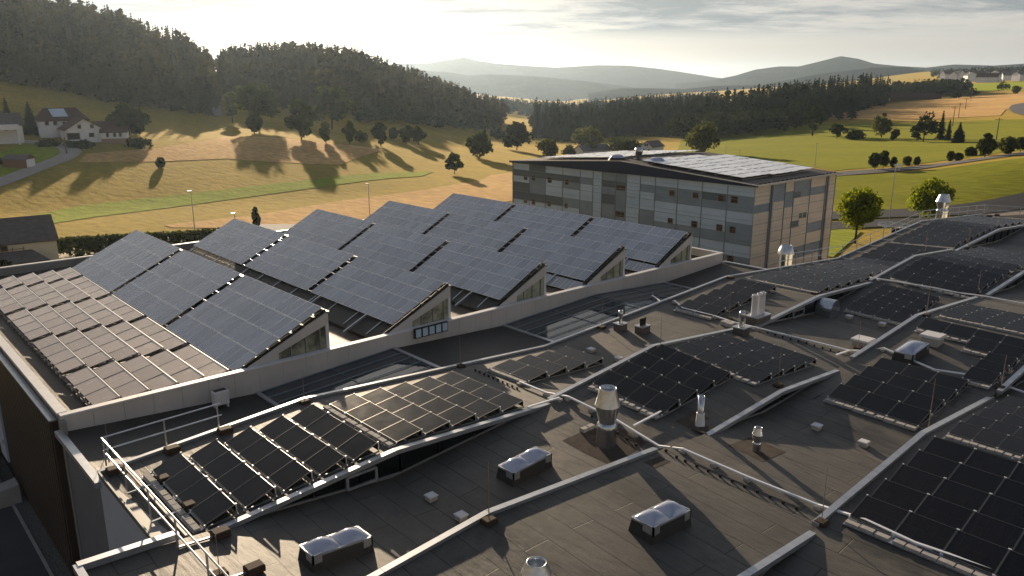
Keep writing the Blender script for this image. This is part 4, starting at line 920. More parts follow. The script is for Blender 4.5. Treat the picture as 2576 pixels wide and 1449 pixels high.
channel('light metal cable channel crossing the foreground roof past the big flue', [(1307, 968), (1374, 996), (1550, 1065), (1717, 1139), (1880, 1210), (2057, 1281), (2300, 1377), (2576, 1472)])
channel('light metal cable channel crossing the middle roofs past the three pale flues', [(1640, 748), (1717, 781), (1797, 801), (1904, 831), (2020, 860), (2137, 889), (2160, 889), (2350, 938), (2576, 995)])
channel('light metal cable channel crossing the far roofs', [(2080, 684), (2167, 700), (2210, 707), (2350, 730), (2470, 750), (2576, 770)])
channel('short branch of cable channel to the brown array', [(1407, 1009), (1327, 1033)]); channel('short branch of cable channel to the stepped black array', [(1672, 1039), (1594, 1080)]); channel('short branch of cable channel beside the dark grey array', [r6(1262, 1216), r6(1152, 1252)])
# safety railings
def railing(label, line, zs, n_posts, foot=(0, 0), rr=.03):
    P = np.array(line, float); t = thing('safety_railing', label, 'railing', P[0])
    for h in (1.0, .52):
        m = MB()
        for a, b in zip(P, P[1:]): m.tube([(a[0], a[1], a[2] + h), (b[0], b[1], b[2] + h)], rr, 8)
        m.build('rail', 'galvanised', t)
    seg = np.concatenate([[0], np.cumsum(np.linalg.norm(np.diff(P, axis=0), axis=1))])
    for u in np.linspace(0.15, seg[-1] - .15, n_posts):
        p = np.array([np.interp(u, seg, P[:, k]) for k in range(3)]); m = MB(); m.bar(p, p + [0, 0, 1.0], .05, .05); m.build('post', 'galvanised', t)
        if foot != (0, 0):
            q = p + [foot[0], foot[1], 0]; q[2] = roofz(q[0], q[1]) + .06; p2 = p.copy(); p2[2] = roofz(p[0] + foot[0] * .2, p[1] + foot[1] * .2) + .06
            f = MB(); f.bar(p2, q, .06, .06); f.build('outrigger', 'galvanised', t); MB().box(q[0] - .25, q[0] + .25, q[1] - .19, q[1] + .19, q[2] - .05, q[2] + .16, 0, .03).build('counterweight', 'clay_brown', t)
railing('galvanised two bar railing along the near left roof end', [(6.3, 28.7, -13.2), (6.3, 22.0, -13.15), (6.3, 12.0, -13.1)], None, 8, (1.25, 0))
railing('short galvanised railing turning the corner along the first roof edge', [(6.3, 28.75, -13.2), (10.6, 28.75, -13.1)], None, 3, (0, -.6))
xs = [51.0, 60.7, 70, 76.8, 93.0]
railing('long thin railing following the wavy far roof edge', [(x, 28.3, prof(S1N, x) + .1) for x in xs], None, 18, (0, -1.3), .025)
railing('thin railing across the far roof end', [(92.8, 28.2, -13.7), (92.8, 22, -13.4), (92.8, 10, -13.2), (92.8, 0, -13.3)], None, 10, (0, 0), .025)
# cable run with small black clips beside the first channel, two loose slabs, stains at the flues
for ci, (a, b) in enumerate(((c2(10, 610), c2(640, 885)), (r8(1890, 250), r8(2530, 560)), (r9(20, 590), r9(860, 950)), (r6(640, 1070), r6(1180, 1215)))):
    A_, B_ = rp(*a), rp(*b); n = 9; m = MB()
    for i in range(n + 1):
        p = A_ + (B_ - A_) * i / n; z = roofz(p[0], p[1]); m.box(p[0] - .035, p[0] + .035, p[1] - .035, p[1] + .035, z, z + .1)
        if i < n: q = A_ + (B_ - A_) * (i + 1) / n; m.bar((p[0], p[1], z + .09), (q[0], q[1], roofz(q[0], q[1]) + .09), .012, .012)
    tag(m.build('earthing_cable', 'black_plastic'), 'thin earthing cable on black clips ' + ['below the small four row array', 'next to the big steel flue', 'along the right foreground channel', 'along the channel by the middle roof'][ci], 'cable', 'earthing cables')
for i, q in enumerate((r8(1835, 355), r8(1880, 335))):
    p = rp(*q); tag(MB().box(p[0] - .17, p[0] + .17, p[1] - .12, p[1] + .12, p[2], p[2] + .14, 0, .02).build('slab', 'ballast'), ['pale slab left of the big flue foot', 'pale slab touching the big flue foot'][i], 'slab')
for i, q in enumerate((c6(800, 860), c6(870, 885))):
    p = rp(*q); tag(MB().box(p[0] - .28, p[0] + .28, p[1] - .2, p[1] + .2, p[2], p[2] + .22, 0, .03).build('slab', 'ballast'), ['green tinged slab box left of the steel cowl block', 'slab box touching the steel cowl block'][i], 'slab')
def stain(px, py, lx, ly, rot=0.0):
    p = rp(px, py); m = MB(); ring = []
    for sx, sy in ((-1, -1), (0, -1.05), (1, -1), (1.04, 0), (1, 1), (0, .97), (-1, 1), (-.96, 0)):
        x = p[0] + lx * sx * random.uniform(.46, .52); y = p[1] + ly * sy * random.uniform(.46, .52); ring.append((x, y, roofz(x, y) + .006))
    c = (p[0], p[1], roofz(p[0], p[1]) + .006)
    for k in range(8): m.face([c, ring[k], ring[(k + 1) % 8]])
    m.build('felt_patch', 'soil_stain', fac)
stain(*r8(1990, 440), 2.3, 2.4); stain(*r9(555, 490), 1.6, 1.5); stain(*r9(130, 300), 1.3, 1.6); stain(*r8(2380, 590), .9, .5)

# ------------------------------------------------------------------ the glass office block
off = thing('office_building', 'glass clad office block with a shallow dark roof and reflective solar panels', 'building', (82, 62, GZ))
OX0, OX1, OY0, OY1 = 73.55, 91.0, 44.0, 81.8
EAVE, RIDGE, FB = -10.45, -9.25, -10.62
co = crop(1900, 560, 2.0125)
MB().box(OX0 + .25, OX1 - .25, OY0 + .25, OY1 - .25, GZ, FB - .02).build('core_wall', 'glass_dark', off)
yv = [81.6, 78.3, 75.2, 72.0, 68.9, 66.7, 65.2, 63.0, 61.3, 59.2, 57.0, 53.8, 50.5, 47.3, 44.0]
zr = [FB, -11.75, -12.6, -13.45, -14.7, -15.85, -16.95, -18.3, -19.6, GZ]
xv = [73.55, 76.6, 79.6, 81.5, 85.1, 88.7, 91.0]
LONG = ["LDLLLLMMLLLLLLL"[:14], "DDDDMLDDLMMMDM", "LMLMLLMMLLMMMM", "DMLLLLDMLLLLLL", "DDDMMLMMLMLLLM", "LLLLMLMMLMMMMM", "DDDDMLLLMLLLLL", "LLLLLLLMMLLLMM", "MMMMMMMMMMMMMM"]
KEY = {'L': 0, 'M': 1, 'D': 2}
m = MB()
for r_ in range(9):
    for c in range(14):
        g = .02; k = KEY[LONG[r_][c]]; e = random.uniform(-.015, .015)
        m.face([(OX0 + e, yv[c + 1] + g, zr[r_ + 1] + g), (OX0 + e, yv[c] - g, zr[r_ + 1] + g), (OX0 - e, yv[c] - g, zr[r_] - g), (OX0 - e, yv[c + 1] + g, zr[r_] - g)][::-1], k)
m.build('glass_facade', ['glass_light', 'glass_mid', 'glass_dark'], off)
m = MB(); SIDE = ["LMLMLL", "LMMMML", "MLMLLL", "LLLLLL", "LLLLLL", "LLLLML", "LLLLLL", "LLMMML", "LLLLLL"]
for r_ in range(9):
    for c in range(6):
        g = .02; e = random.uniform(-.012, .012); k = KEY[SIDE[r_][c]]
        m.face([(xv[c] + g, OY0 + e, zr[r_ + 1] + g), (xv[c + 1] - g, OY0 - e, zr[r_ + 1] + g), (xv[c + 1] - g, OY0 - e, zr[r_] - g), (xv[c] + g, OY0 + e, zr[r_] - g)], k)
m.build('glass_facade', ['glass_side_reflection', 'glass_mid', 'glass_dark'], off)
for y in yv: MB().box(OX0 - .07, OX0 - .005, y - .035, y + .035, GZ, FB).build('mullion', 'mullion_blue', off)
for x in xv[1:]: MB().box(x - .035, x + .035, OY0 - .07, OY0 - .005, GZ, FB).build('mullion', 'mullion_blue', off)
for x in (76.75, 88.9): MB().box(x - .09, x + .09, OY0 - .28, OY0 - .10, GZ, FB).build('downpipe', 'mullion_blue', off)
for z in zr[1:-1]:
    MB().box(OX0 - .05, OX0 - .006, OY0, OY1 - .2, z - .022, z + .022).build('transom', 'mullion_blue', off); MB().box(OX0, OX1, OY0 - .05, OY0 - .006, z - .022, z + .022).build('transom', 'mullion_blue', off)
for z in zr[1:-1:1]:
    m = MB(); m.tube([(OX0 - .32, OY0 - .32, z + .5), (OX0 - .32, OY1, z + .5)], .014, 5); m.tube([(OX0 - .32, OY0 - .32, z + .5), (OX1, OY0 - .32, z + .5)], .014, 5); m.build('shading_wire', 'mullion_blue', off)
WIN = [(130, 205, 158, 232), (190, 195, 217, 238), (310, 207, 342, 253), (440, 225, 470, 268), (827, 268, 897, 312), (1227, 307, 1270, 357), (1405, 325, 1450, 375), (1593, 343, 1645, 398), (1692, 353, 1747, 410), (130, 378, 158, 405), (190, 375, 217, 417), (308, 390, 335, 430), (437, 408, 462, 445),
       (820, 465, 890, 512), (1215, 518, 1255, 565), (1393, 540, 1440, 595), (1582, 565, 1630, 618), (1680, 580, 1730, 635), (1662, 800, 1715, 852)]
for a, b, c, d_ in WIN:
    p = atx(*co(a, (b + d_) / 2), OX0); q = atx(*co(c, (b + d_) / 2), OX0); z0 = atx(*co((a + c) / 2, d_), OX0)[2]; z1 = atx(*co((a + c) / 2, b), OX0)[2]
    y0, y1 = min(p[1], q[1]), max(p[1], q[1])
    w = MB().box(OX0 - .035, OX0 - .02, y0, y1, z0, z1).build('window', 'frame_grey', off); MB().face([(OX0 - .037, y0 + .05, z0 + .05), (OX0 - .037, y0 + .05, z1 - .05), (OX0 - .037, y1 - .05, z1 - .05), (OX0 - .037, y1 - .05, z0 + .05)]).build('window_pane', 'room_glow', w)
for a, b, c, d_ in [(2160, 320, 2220, 365), (2205, 480, 2228, 520), (2236, 475, 2260, 515), (2140, 540, 2200, 590), (2145, 760, 2190, 800)]:
    p = aty(*co(a, (b + d_) / 2), OY0); q = aty(*co(c, (b + d_) / 2), OY0); z0 = aty(*co((a + c) / 2, d_), OY0)[2]; z1 = aty(*co((a + c) / 2, b), OY0)[2]
    w = MB().box(p[0], q[0], OY0 - .035, OY0 - .02, z0, z1).build('window', 'frame_grey', off); MB().face([(p[0] + .05, OY0 - .037, z0 + .05), (q[0] - .05, OY0 - .037, z0 + .05), (q[0] - .05, OY0 - .037, z1 - .05), (p[0] + .05, OY0 - .037, z1 - .05)]).build('window_pane', 'glass_dark', w)
YM = 62.2; ex = 0.35                                       # fascia and gabled roof
m = MB()
m.face([(OX0 - ex, OY0 - .5, FB), (OX0 - ex, OY0 - .5, EAVE), (OX0 - ex, YM, RIDGE), (OX0 - ex, OY1 + .3, EAVE - .2), (OX0 - ex, OY1 + .3, FB - .25)])
m.face([(OX0 - ex, OY0 - .5, FB), (OX0 - ex, OY1 + .3, FB - .25), (OX0 + .2, OY1 + .3, FB - .25), (OX0 + .2, OY0 - .5, FB)]); m.build('fascia', 'navy_fascia', off)
def oz(y): return EAVE + (RIDGE - EAVE) * (y - (OY0 - .5)) / (YM - OY0 + .5) if y < YM else RIDGE + (EAVE - .2 - RIDGE) * (y - YM) / (OY1 + .3 - YM)
m = MB()
for y0, y1 in ((OY0 - .5, YM), (YM, OY1 + .3)): m.face([(OX0 - ex, y0, oz(y0)), (OX1 + .4, y0, oz(y0)), (OX1 + .4, y1, oz(y1)), (OX0 - ex, y1, oz(y1))])
m.build('roof', 'brown_felt', off)
m = MB(); m.bar((OX0 - ex, OY0 - .5, EAVE), (OX0 - ex, YM, RIDGE), .12, .08); m.bar((OX0 - ex, YM, RIDGE), (OX0 - ex, OY1 + .3, EAVE - .2), .12, .08); m.bar((OX0 - ex, OY0 - .52, EAVE - .04), (OX1 + .4, OY0 - .52, EAVE - .04), .14, .2); m.build('roof_edge', 'flashing', off)
for x in np.arange(OX0 + .6, OX1, .9): MB().box(x, x + .28, OY0 - .2, OY0, EAVE + .03, EAVE + .14).build('snow_guard', 'black_plastic', off)
MB().face([(OX0 - .32, OY0 - .48, GZ), (OX1 + .35, OY0 - .48, GZ), (OX1 + .35, OY0 - .48, GZ + .3), (OX0 - .32, OY0 - .48, GZ + .3)]).build('plinth', 'concrete', off)
m = MB(); m.face([(OX1, OY0, GZ), (OX1, OY1, GZ), (OX1, OY1, FB - .2), (OX1, YM, RIDGE - .1), (OX1, OY0, FB)]); m.face([(OX0, OY1, GZ), (OX1, OY1, GZ), (OX1, OY1, FB - .2), (OX0, OY1, FB - .2)]); m.build('rear_wall', 'glass_mid', off)
oc = crop(1900, 560, 3.68)
def ofield(label, x0, y0, nx, ny, dx, dy, stagger=0.0):
    """tilted rows on the office roof, long lines running along y, each tilted to -x"""
    t = thing('solar_row', label, 'solar panels', (x0, y0, oz(y0)), 'bright solar rows on the office roof')
    for j in range(ny):
        m = MB()
        for i in range(nx):
            x = x0 + i * dx + stagger * j; y = y0 + j * dy; s_ = math.atan((oz(y + dy) - oz(y)) / dy)
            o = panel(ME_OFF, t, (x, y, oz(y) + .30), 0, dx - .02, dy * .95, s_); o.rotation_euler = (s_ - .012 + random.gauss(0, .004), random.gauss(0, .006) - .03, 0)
        m.bar((x0 + stagger * j, y0 + j * dy + .1, oz(y0 + j * dy) + .09), (x0 + (nx - .2) * dx + stagger * j, y0 + j * dy + .1, oz(y0 + j * dy + .1) + .09), .05, .06)
        m.build('mounting_rail', 'galvanised', t)
for k, (x0, y0, nx, ny) in enumerate([(74.6, 46.2, 4, 8), (80.0, 45.8, 4, 8), (85.4, 46.0, 3, 7), (75.5, 64.3, 4, 8), (81.0, 63.6, 4, 8), (86.2, 62.8, 3, 8)]):
    ofield('bright tilted solar rows on the ' + ['front slope of the office roof, left group', 'front slope of the office roof, middle group', 'front slope of the office roof, far group', 'back slope of the office roof, near the fascia', 'back slope of the office roof, middle', 'back slope of the office roof, far edge'][k], x0, y0, nx, ny, 1.36, 1.75)
p = atx(*oc(1660, 150), 76.5); t = thing('vent_stack', 'square steel chimney on the ridge of the office roof', 'flue', (76.5, YM - .2, RIDGE)); MB().lathe((76.5, YM - .2, RIDGE - .1), [(.42, 0), (.42, .9), (.46, .92), (.46, 1.5), (.38, 1.5), (.3, 1.0), (.001, 1.0)], 20).build('pipe', 'steel_duct', t, True)
MB().box(75.9, 77.1, YM - .75, YM + .4, RIDGE - .2, RIDGE + .08).build('plinth', 'grey_roof', t)
for i, (x, y) in enumerate(((75.3, YM + 2.2), (76.4, YM - 3.1))):
    t = thing('roof_dome', ['round roof dome left of the office chimney', 'round roof dome right of the office chimney'][i], 'skylight', (x, y, oz(y)), 'round domes on the office roof')
    MB().lathe((x, y, oz(y) - .1), [(1.15, 0), (.95, .38), (.9, .4)], 24).build('curb', 'black_plastic', t, True); MB().lathe((x, y, oz(y) + .3), [(.88, 0), (.8, .16), (.55, .32), (.001, .4)], 24).build('dome', 'dome', t, True)

# ------------------------------------------------------------------ yards, roads and street furniture around the buildings
drape('asphalt_yard', [(-40, -30), (5.2, -30), (5.2, 66.5), (-40, 66.5)], 'asphalt', 0.05, 3, False)
drape('gravel_strip', [(5.25, -30), (5.9, -30), (5.9, 66), (5.25, 66)], 'gravel', 0.08, 2, False)
m = MB()
for y in np.arange(-30, 66, 2.0): m.box(5.12, 5.24, y, y + 1.98, GZ, GZ + .12)
tag(m.build('kerb', 'concrete'), kind='structure')
for i, (y, s_) in enumerate(((50.8, 1.0), (44.6, 1.1))):
    m = MB(); m.hexa([(4.0, y - .7, GZ), (5.6, y - .7, GZ), (5.6, y + .7, GZ), (4.0, y + .7, GZ), (4.25, y - .45, GZ + .7 * s_), (5.6, y - .5, GZ + .9 * s_), (5.6, y + .5, GZ + .9 * s_), (4.25, y + .45, GZ + .7 * s_)])
    tag(m.build('concrete_block', 'concrete'), ['pale concrete block beside the hall door, farther away', 'pale concrete block beside the hall door steps, nearer'][i], 'block')
t = thing('door_steps', 'dark loading steps in front of the hall door', 'steps', (5.0, 47.2, GZ))
for i in range(3): MB().box(3.6 + i * .5, 4.1 + i * .5, 46.2, 49.6, GZ, GZ + .33 * (i + 1)).build('step', 'frame_grey', t)
drape('plaza', [(54, 28.6), (73, 28.6), (73, 43.5), (95, 43.5), (140, 45), (160, 30), (150, -10), (93.5, -10), (93.5, 28.6)], 'paving', 0.05, 3, False)
drape('lawn', [(92.5, 44), (112, 49.5), (113, 54), (92.5, 52)], 'lawn', 0.14, 3, False)
ribbon('access_road', [(95, 62), (108, 57), (118, 52.5), (131, 45), (150, 30)], 5.5, 'asphalt', 0.12, False)
ribbon('access_road', [(48, 110), (62, 98), (78, 90), (96, 76), (112, 65), (128, 55.5), (150, 42), (190, 20)], 7.0, 'asphalt', 0.12, False)
ribbon('access_road', [(14, 108), (30, 110), (48, 110)], 6.0, 'paving', 0.12, False)
ribbon('access_road', [(-90, 122), (-40, 108), (0, 102)], 5.0, 'gravel_lane', 0.12, False)
def lamp(label, px, py, ytop, arm=True):
    p = tp(px, py); d = ray(px, ytop); k = math.hypot(p[0], p[1]) / math.hypot(d[0], d[1]); H = d[2] * k - p[2]
    t = thing('street_lamp', label, 'street lamp', p, 'street lamps around the site'); MB().tube([p, p + np.array([0, 0, H])], .09, 8, 0, .05).build('pole', 'lamp_steel', t)
    MB().box(p[0] - .55, p[0] + .12, p[1] - .14, p[1] + .14, p[2] + H, p[2] + H + .12, 0, .03).build('lamp_head', 'lamp_steel', t)
for lb, x, y, yt in [('tall street lamp in the meadow behind the front sawtooth', 490, 578, 481), ('tall street lamp in front of the orange wheat', 930, 540, 463), ('tall street lamp between the two yellow green trees', 2237, 553, 415), ('tall thin lamp mast at the far side of the office roof', 2050, 419, 361),
                     ('short lamp behind the office roof, left', 1825, 398, 369), ('short lamp behind the office roof, right', 1859, 403, 377), ('small lamp post behind the second sawtooth peak', 592, 560, 537)]: lamp(lb, x, y, yt)
# totem sign with a ring on top, the lettering as in the photo
_q = atz(2249, 567, -17.2); SX, SY, sz = _q[0], _q[1], GZ
t = thing('totem_sign', 'black totem sign with white lettering under a large metal ring', 'sign', (SX, SY, sz))
ang = math.atan2(-SY, -SX); ux, uy = -math.sin(ang), math.cos(ang)
def sgn(a, h, e=0.0): return (SX + ux * a + math.cos(ang) * e, SY + uy * a + math.sin(ang) * e, h)
zt = -17.45
m = MB(); m.hexa([sgn(-.2, sz, -.3), sgn(1.7, sz, -.3), sgn(1.7, sz, .3), sgn(-.2, sz, .3), sgn(-.2, zt, -.3), sgn(1.7, zt, -.3), sgn(1.7, zt, .3), sgn(-.2, zt, .3)]); m.build('panel', 'black_sign', t)
m = MB(); N = 40
for k in range(N):
    a, b = 2 * math.pi * k / N, 2 * math.pi * (k + 1) / N
    m.bar((SX + 1.75 * math.cos(a), SY + 1.75 * math.sin(a), zt + .35), (SX + 1.75 * math.cos(b), SY + 1.75 * math.sin(b), zt + .25), .2, .14)
m.build('ring', 'galvanised', t)
m = MB()
for k in (-1.2, -.6, 0, .6, 1.2): h = math.sqrt(3.06 - k * k); m.bar((SX + k, SY - h, zt + .3), (SX + k, SY + h, zt + .24), .05, .06)
m.build('ring_bar', 'galvanised', t)
def text(body, a, z, size):
    cu = bpy.data.curves.new('lettering', 'FONT'); cu.body = body; cu.size = size; cu.align_x = 'CENTER'; cu.extrude = .01
    o = bpy.data.objects.new('tmp', cu); COL.objects.link(o); dg = bpy.context.evaluated_depsgraph_get(); me = bpy.data.meshes.new_from_object(o.evaluated_get(dg)); bpy.data.objects.remove(o)
    me.materials.clear(); me.materials.append(MAT['lettering']); q = bpy.data.objects.new('lettering', me); COL.objects.link(q); q.parent = t
    w = Vector(sgn(a, z, .33)); q.location = w - t.location; q.rotation_euler = (math.pi / 2, 0, ang + math.pi / 2)
text('Technum', .75, zt - .95, .5); text('Do', .35, zt - 2.3, .62)

# ------------------------------------------------------------------ houses
HS = 1.0
def house(name, label, c, w, d, h, rot, roof_h, wallm, roofm, over=.5, wins=(), base=None, extra=None, chim=None, group=None, hip=0.0):
    """gabled house: w along the ridge, d across; c = ground centre; wins: (side, u, z, ww, hh)"""
    w, d, h, roof_h, over, hip = w * HS, d * HS, h * HS, roof_h * HS, over * HS, hip * HS; wins = [(q[0],) + tuple(v * HS for v in q[1:]) for q in wins]; base = base and base * HS
    t = thing(name, label, 'house' if name != 'shed' else 'shed', c, group)
    ca_, sa = math.cos(rot), math.sin(rot)
    def P(a, b, z): return (c[0] + ca_ * a - sa * b, c[1] + sa * a + ca_ * b, c[2] + z)
    m = MB(); W, D = w / 2, d / 2
    m.face([P(-W, -D, -2), P(W, -D, -2), P(W, -D, h), P(-W, -D, h)]); m.face([P(W, D, -2), P(-W, D, -2), P(-W, D, h), P(W, D, h)])
    gz = 0 if hip else roof_h
    m.face([P(W, -D, -2), P(W, D, -2), P(W, D, h), P(W, 0, h + gz), P(W, -D, h)]); m.face([P(-W, D, -2), P(-W, -D, -2), P(-W, -D, h), P(-W, 0, h + gz), P(-W, D, h)])
    wall = m.build('wall', wallm, t)
    if base: m = MB(); e = .04; m.face([P(-W - e, -D - e, -2), P(W + e, -D - e, -2), P(W + e, -D - e, base), P(-W - e, -D - e, base)]); m.face([P(W + e, -D - e, -2), P(W + e, D, -2), P(W + e, D, base), P(W + e, -D - e, base)]); m.build('plinth', 'house_base', t)
    m = MB(); s_ = roof_h / D; o = over; th = .18
    for sg in (-1, 1):
        q = [P(-W - o, sg * (D + o), h - o * s_), P(W + o, sg * (D + o), h - o * s_), P(W + o - hip, 0, h + roof_h), P(-W - o + hip, 0, h + roof_h)]
        q2 = [(a, b, z + th) for a, b, z in q]; m.hexa(q + q2)
    if hip:
        for sg in (-1, 1): m.face([P(sg * (W + o), -D - o, h - o * s_ + th), P(sg * (W + o), D + o, h - o * s_ + th), P(sg * (W + o - hip), 0, h + roof_h + th)][::sg])
    r_ = m.build('roof', roofm, t)
    if chim: m = MB(); x, y, z = P(chim, 0.4, h + roof_h); m.box(x - .35, x + .35, y - .35, y + .35, z - 1.0, z + 1.1); m.build('chimney', 'concrete', r_)
    for sd, u, z, ww, hh in wins:
        e = .03
        if sd == 'S': q = lambda a, zz, k: P(a, -D - k, zz)
        elif sd == 'N': q = lambda a, zz, k: P(a, D + k, zz)
        elif sd == 'E': q = lambda a, zz, k: P(W + k, a, zz)
        else: q = lambda a, zz, k: P(-W - k, a, zz)
        f = MB(); f.face([q(u - .1, z - .1, e), q(u + ww + .1, z - .1, e), q(u + ww + .1, z + hh + .1, e), q(u - .1, z + hh + .1, e)]); fo = f.build('window', 'frame_grey' if wallm == 'house_white' else 'timber', t)
        MB().face([q(u, z, 2 * e), q(u + ww, z, 2 * e), q(u + ww, z + hh, 2 * e), q(u, z + hh, 2 * e)]).build('window_pane', 'window_dark', fo)
    if extra: extra(t, P, W, D, h)
    return t
def facing(c): return math.atan2(c[1], c[0])            # direction away from the drone
# cream house in front of the meadow, left edge
c = tp(40, 700)
hy = aty(153, 617, 66)                                      # only used to check the distance
HS = .62; c = np.array([14.0, 108.3, GZ]); rotc = facing(c) - math.pi / 2 + .03
def pergola(t, P, W, D, h):
    m = MB(); q = [P(-W + .0, -D - 3.2, 1.2), P(W - 1.2, -D - 3.2, 1.2), P(W - 2.6, -D - .1, 2.0), P(-W, -D - .1, 2.0)]; m.hexa(q + [(a, b, z + .15) for a, b, z in q]); m.build('lean_to_roof', 'grey_roof', t)
    m = MB(); 
    for a in (-W + .3, -2, W - 2): m.bar(P(a, -D - 3, -.5), P(a, -D - 3, 1.25), .15, .15)
    m.build('post', 'timber', t)
    m = MB(); m.bar(P(-1.5, -D - .3, 2.05), P(W - 3.4, -D - .3, 2.05), .1, .08); m.bar(P(-1.5, -D - .3, 2.4), P(W - 3.4, -D - .3, 2.4), .08, .06)
    for a in np.linspace(-1.5, W - 3.4, 6): m.bar(P(a, -D - .3, 1.95), P(a, -D - .3, 2.6), .08, .08)
    m.build('balcony_rail', 'timber', t)
house('house', 'cream house with a grey tiled roof and a lean-to behind the flat hall roof', c, 24, 13, 4.9, rotc, 3.6, 'cream_render', 'grey_roof', .4, [('S', -1.9, 3.5, .9, .8), ('S', 3.0, 3.7, .9, .8)], None, pergola, -5)
HS = .62
# white farmhouses in the valley on the left
def pv_roof(t, P, W, D, h):
    m = MB(); q = [P(-W + 3.2, -D + .6, h + .45), P(-W + 6.6, -D + .6, h + .45), P(-W + 6.0, -.9, h + 2.45), P(-W + 2.6, -.9, h + 2.45)]; m.hexa(q + [(a, b, z + .12) for a, b, z in q]); m.build('solar_collector', 'glass_light', t)
    m = MB(); m.face([P(-W + 5.0, -D - .05, .2), P(-W + 9, -D - .05, .2), P(-W + 9, -D - .05, 2.5), P(-W + 5, -D - .05, 2.5)]); m.build('garage_door', 'pale_render', t)
c = tp(160, 341); house('house', 'white house with a dark red roof and a bright solar collector, between two other houses', c, 17, 12, 6.6, facing(c) - math.pi / 2 + .12, 4.2, 'house_white', 'red_roof', .8, [('S', -6.5, 4.6, 1.1, 1.4), ('S', -3.6, 4.6, 1.1, 1.4), ('S', -.3, 4.8, .7, .8), ('S', 1.3, 4.8, .7, .8), ('S', 4.4, 4.6, 1.1, 1.4)], None, pv_roof, None, None, 3.5)
c = tp(207, 352); c0 = c.copy(); rotg = facing(c) + .18
house('house', 'white house with a gable end facing the lane and a long red roof', c, 14, 12.5, 4.6, rotg, 3.9, 'house_white', 'red_roof', .9, [('W', -3.2, 4.9, 1.0, 1.2), ('W', 1.2, 4.9, 1.0, 1.2), ('W', -3.0, 1.5, 1.6, 1.4), ('W', 2.0, .8, 4.2, 2.3)], .9)
c2_ = tp(292, 356); house('house_wing', 'low white house wing with small windows at the right end of the long red roof', c2_, 9, 9.5, 3.9, facing(c2_) - math.pi / 2 - .1, 1.6, 'house_white', 'red_roof', .6, [('S', -2.6, 2.2, .7, 1.3), ('S', -.1, 2.2, .7, 1.3), ('S', 1.9, 2.2, .7, 1.3)], 1.5)
c = tp(250, 350); house('house_wing', 'middle wing under the long red roof joining the two white house ends', c, 13, 10.5, 4.2, facing(c) - math.pi / 2 - .1, 2.6, 'house_white', 'red_roof', .6, [('S', -2.0, .8, 1.2, 2.1), ('S', 2.0, .8, 1.2, 2.1)], .9)
def porch(t, P, W, D, h):
    m = MB(); m.face([P(-W - .1, -D - 2.6, 0), P(-W + 3.9, -D - 2.6, 0), P(-W + 3.9, -D - 2.6, 4.1), P(-W - .1, -D - 2.6, 4.1)][::1]); q = [P(-W - .1, -D - 2.8, 2.9), P(3.2, -D - 2.8, 2.9), P(3.2, -D, 2.9), P(-W - .1, -D, 2.9)]; m = MB(); m.hexa(q + [(a, b, z + 1.1) for a, b, z in q]); m.build('balcony', 'house_white', t)
    m = MB(); 
    for a in (-W, 2.9): m.bar(P(a, -D - 2.6, -.5), P(a, -D - 2.6, 2.9), .4, .4)
    m.build('porch_pillar', 'house_white', t)
c = tp(0, 356); house('house', 'white house with a porch at the left edge of the valley lane', c, 14, 12, 6.4, facing(c) - math.pi / 2 + .15, 3.8, 'house_white', 'grey_roof', .8, [('S', 1.0, 4.4, 1.1, 1.6), ('S', 4.2, 4.4, 1.1, 1.6)], None, porch)
def shed_door(t, P, W, D, h):
    m = MB(); m.face([P(-W - .05, -D + .1, 0), P(-W - .05, D - .1, 0), P(-W - .05, D - .1, h), P(-W - .05, -D + .1, h)][::-1]); m.build('front_wall', 'house_white', t)
c = tp(50, 420); house('shed', 'small shed with a pale front and dark boarded side on the green slope', c, 7.5, 5, 2.6, facing(c) - .55 + math.pi / 2, 1.2, 'timber', 'grey_roof', .3, [], extra=shed_door)
HS = 1.0
# farm behind the office roof
HS = .58
c = tp(1640, 386); house('house', 'white farmhouse with a brown roof just above the far office roof edge', c, 12, 9, 4.8, facing(c) - math.pi / 2 + .95, 3.0, 'house_white', 'grey_roof', .7, [('W', -1.0, 5.0, .9, 1.2), ('W', .6, 5.0, .9, 1.2), ('W', -2.6, 1.6, 1.1, 1.3), ('W', 1.4, 1.6, 1.1, 1.3)])
c = tp(1490, 388); house('barn', 'barn with a pale pinkish roof half hidden by the trees behind the office', c, 22, 10, 3.0, facing(c) - .9, 3.0, 'house_white', 'road_grey', .6)
HS = 1.0
c = tp(2300, 252); house('barn', 'long low barn with a dark red roof at the top of the far wheat field', c, 34, 10, 2.0, facing(c) - math.pi / 2 + .1, 3.2, 'timber', 'red_roof', 1)
vill = [(2372, 190), (2390, 187), (2405, 193), (2418, 186), (2432, 190), (2444, 183), (2455, 194), (2466, 187), (2478, 191), (2490, 184), (2502, 193), (2383, 196), (2398, 200), (2425, 199), (2440, 201), (2470, 199), (2485, 203), (2512, 186), (2524, 192), (2536, 198), (2548, 188), (2560, 194), (2572, 199)]
for i, (x, y) in enumerate(vill):
    c = tp(x, y + 4); house('village_house', 'tiny pale house of the hillside village at the right horizon', c, random.uniform(14, 24), random.uniform(10, 13), random.uniform(6, 9), random.uniform(0, 3), random.uniform(3, 5), 'house_white', random.choice(['red_roof', 'grey_roof', 'road_grey']), .6, group='houses of the hillside village')
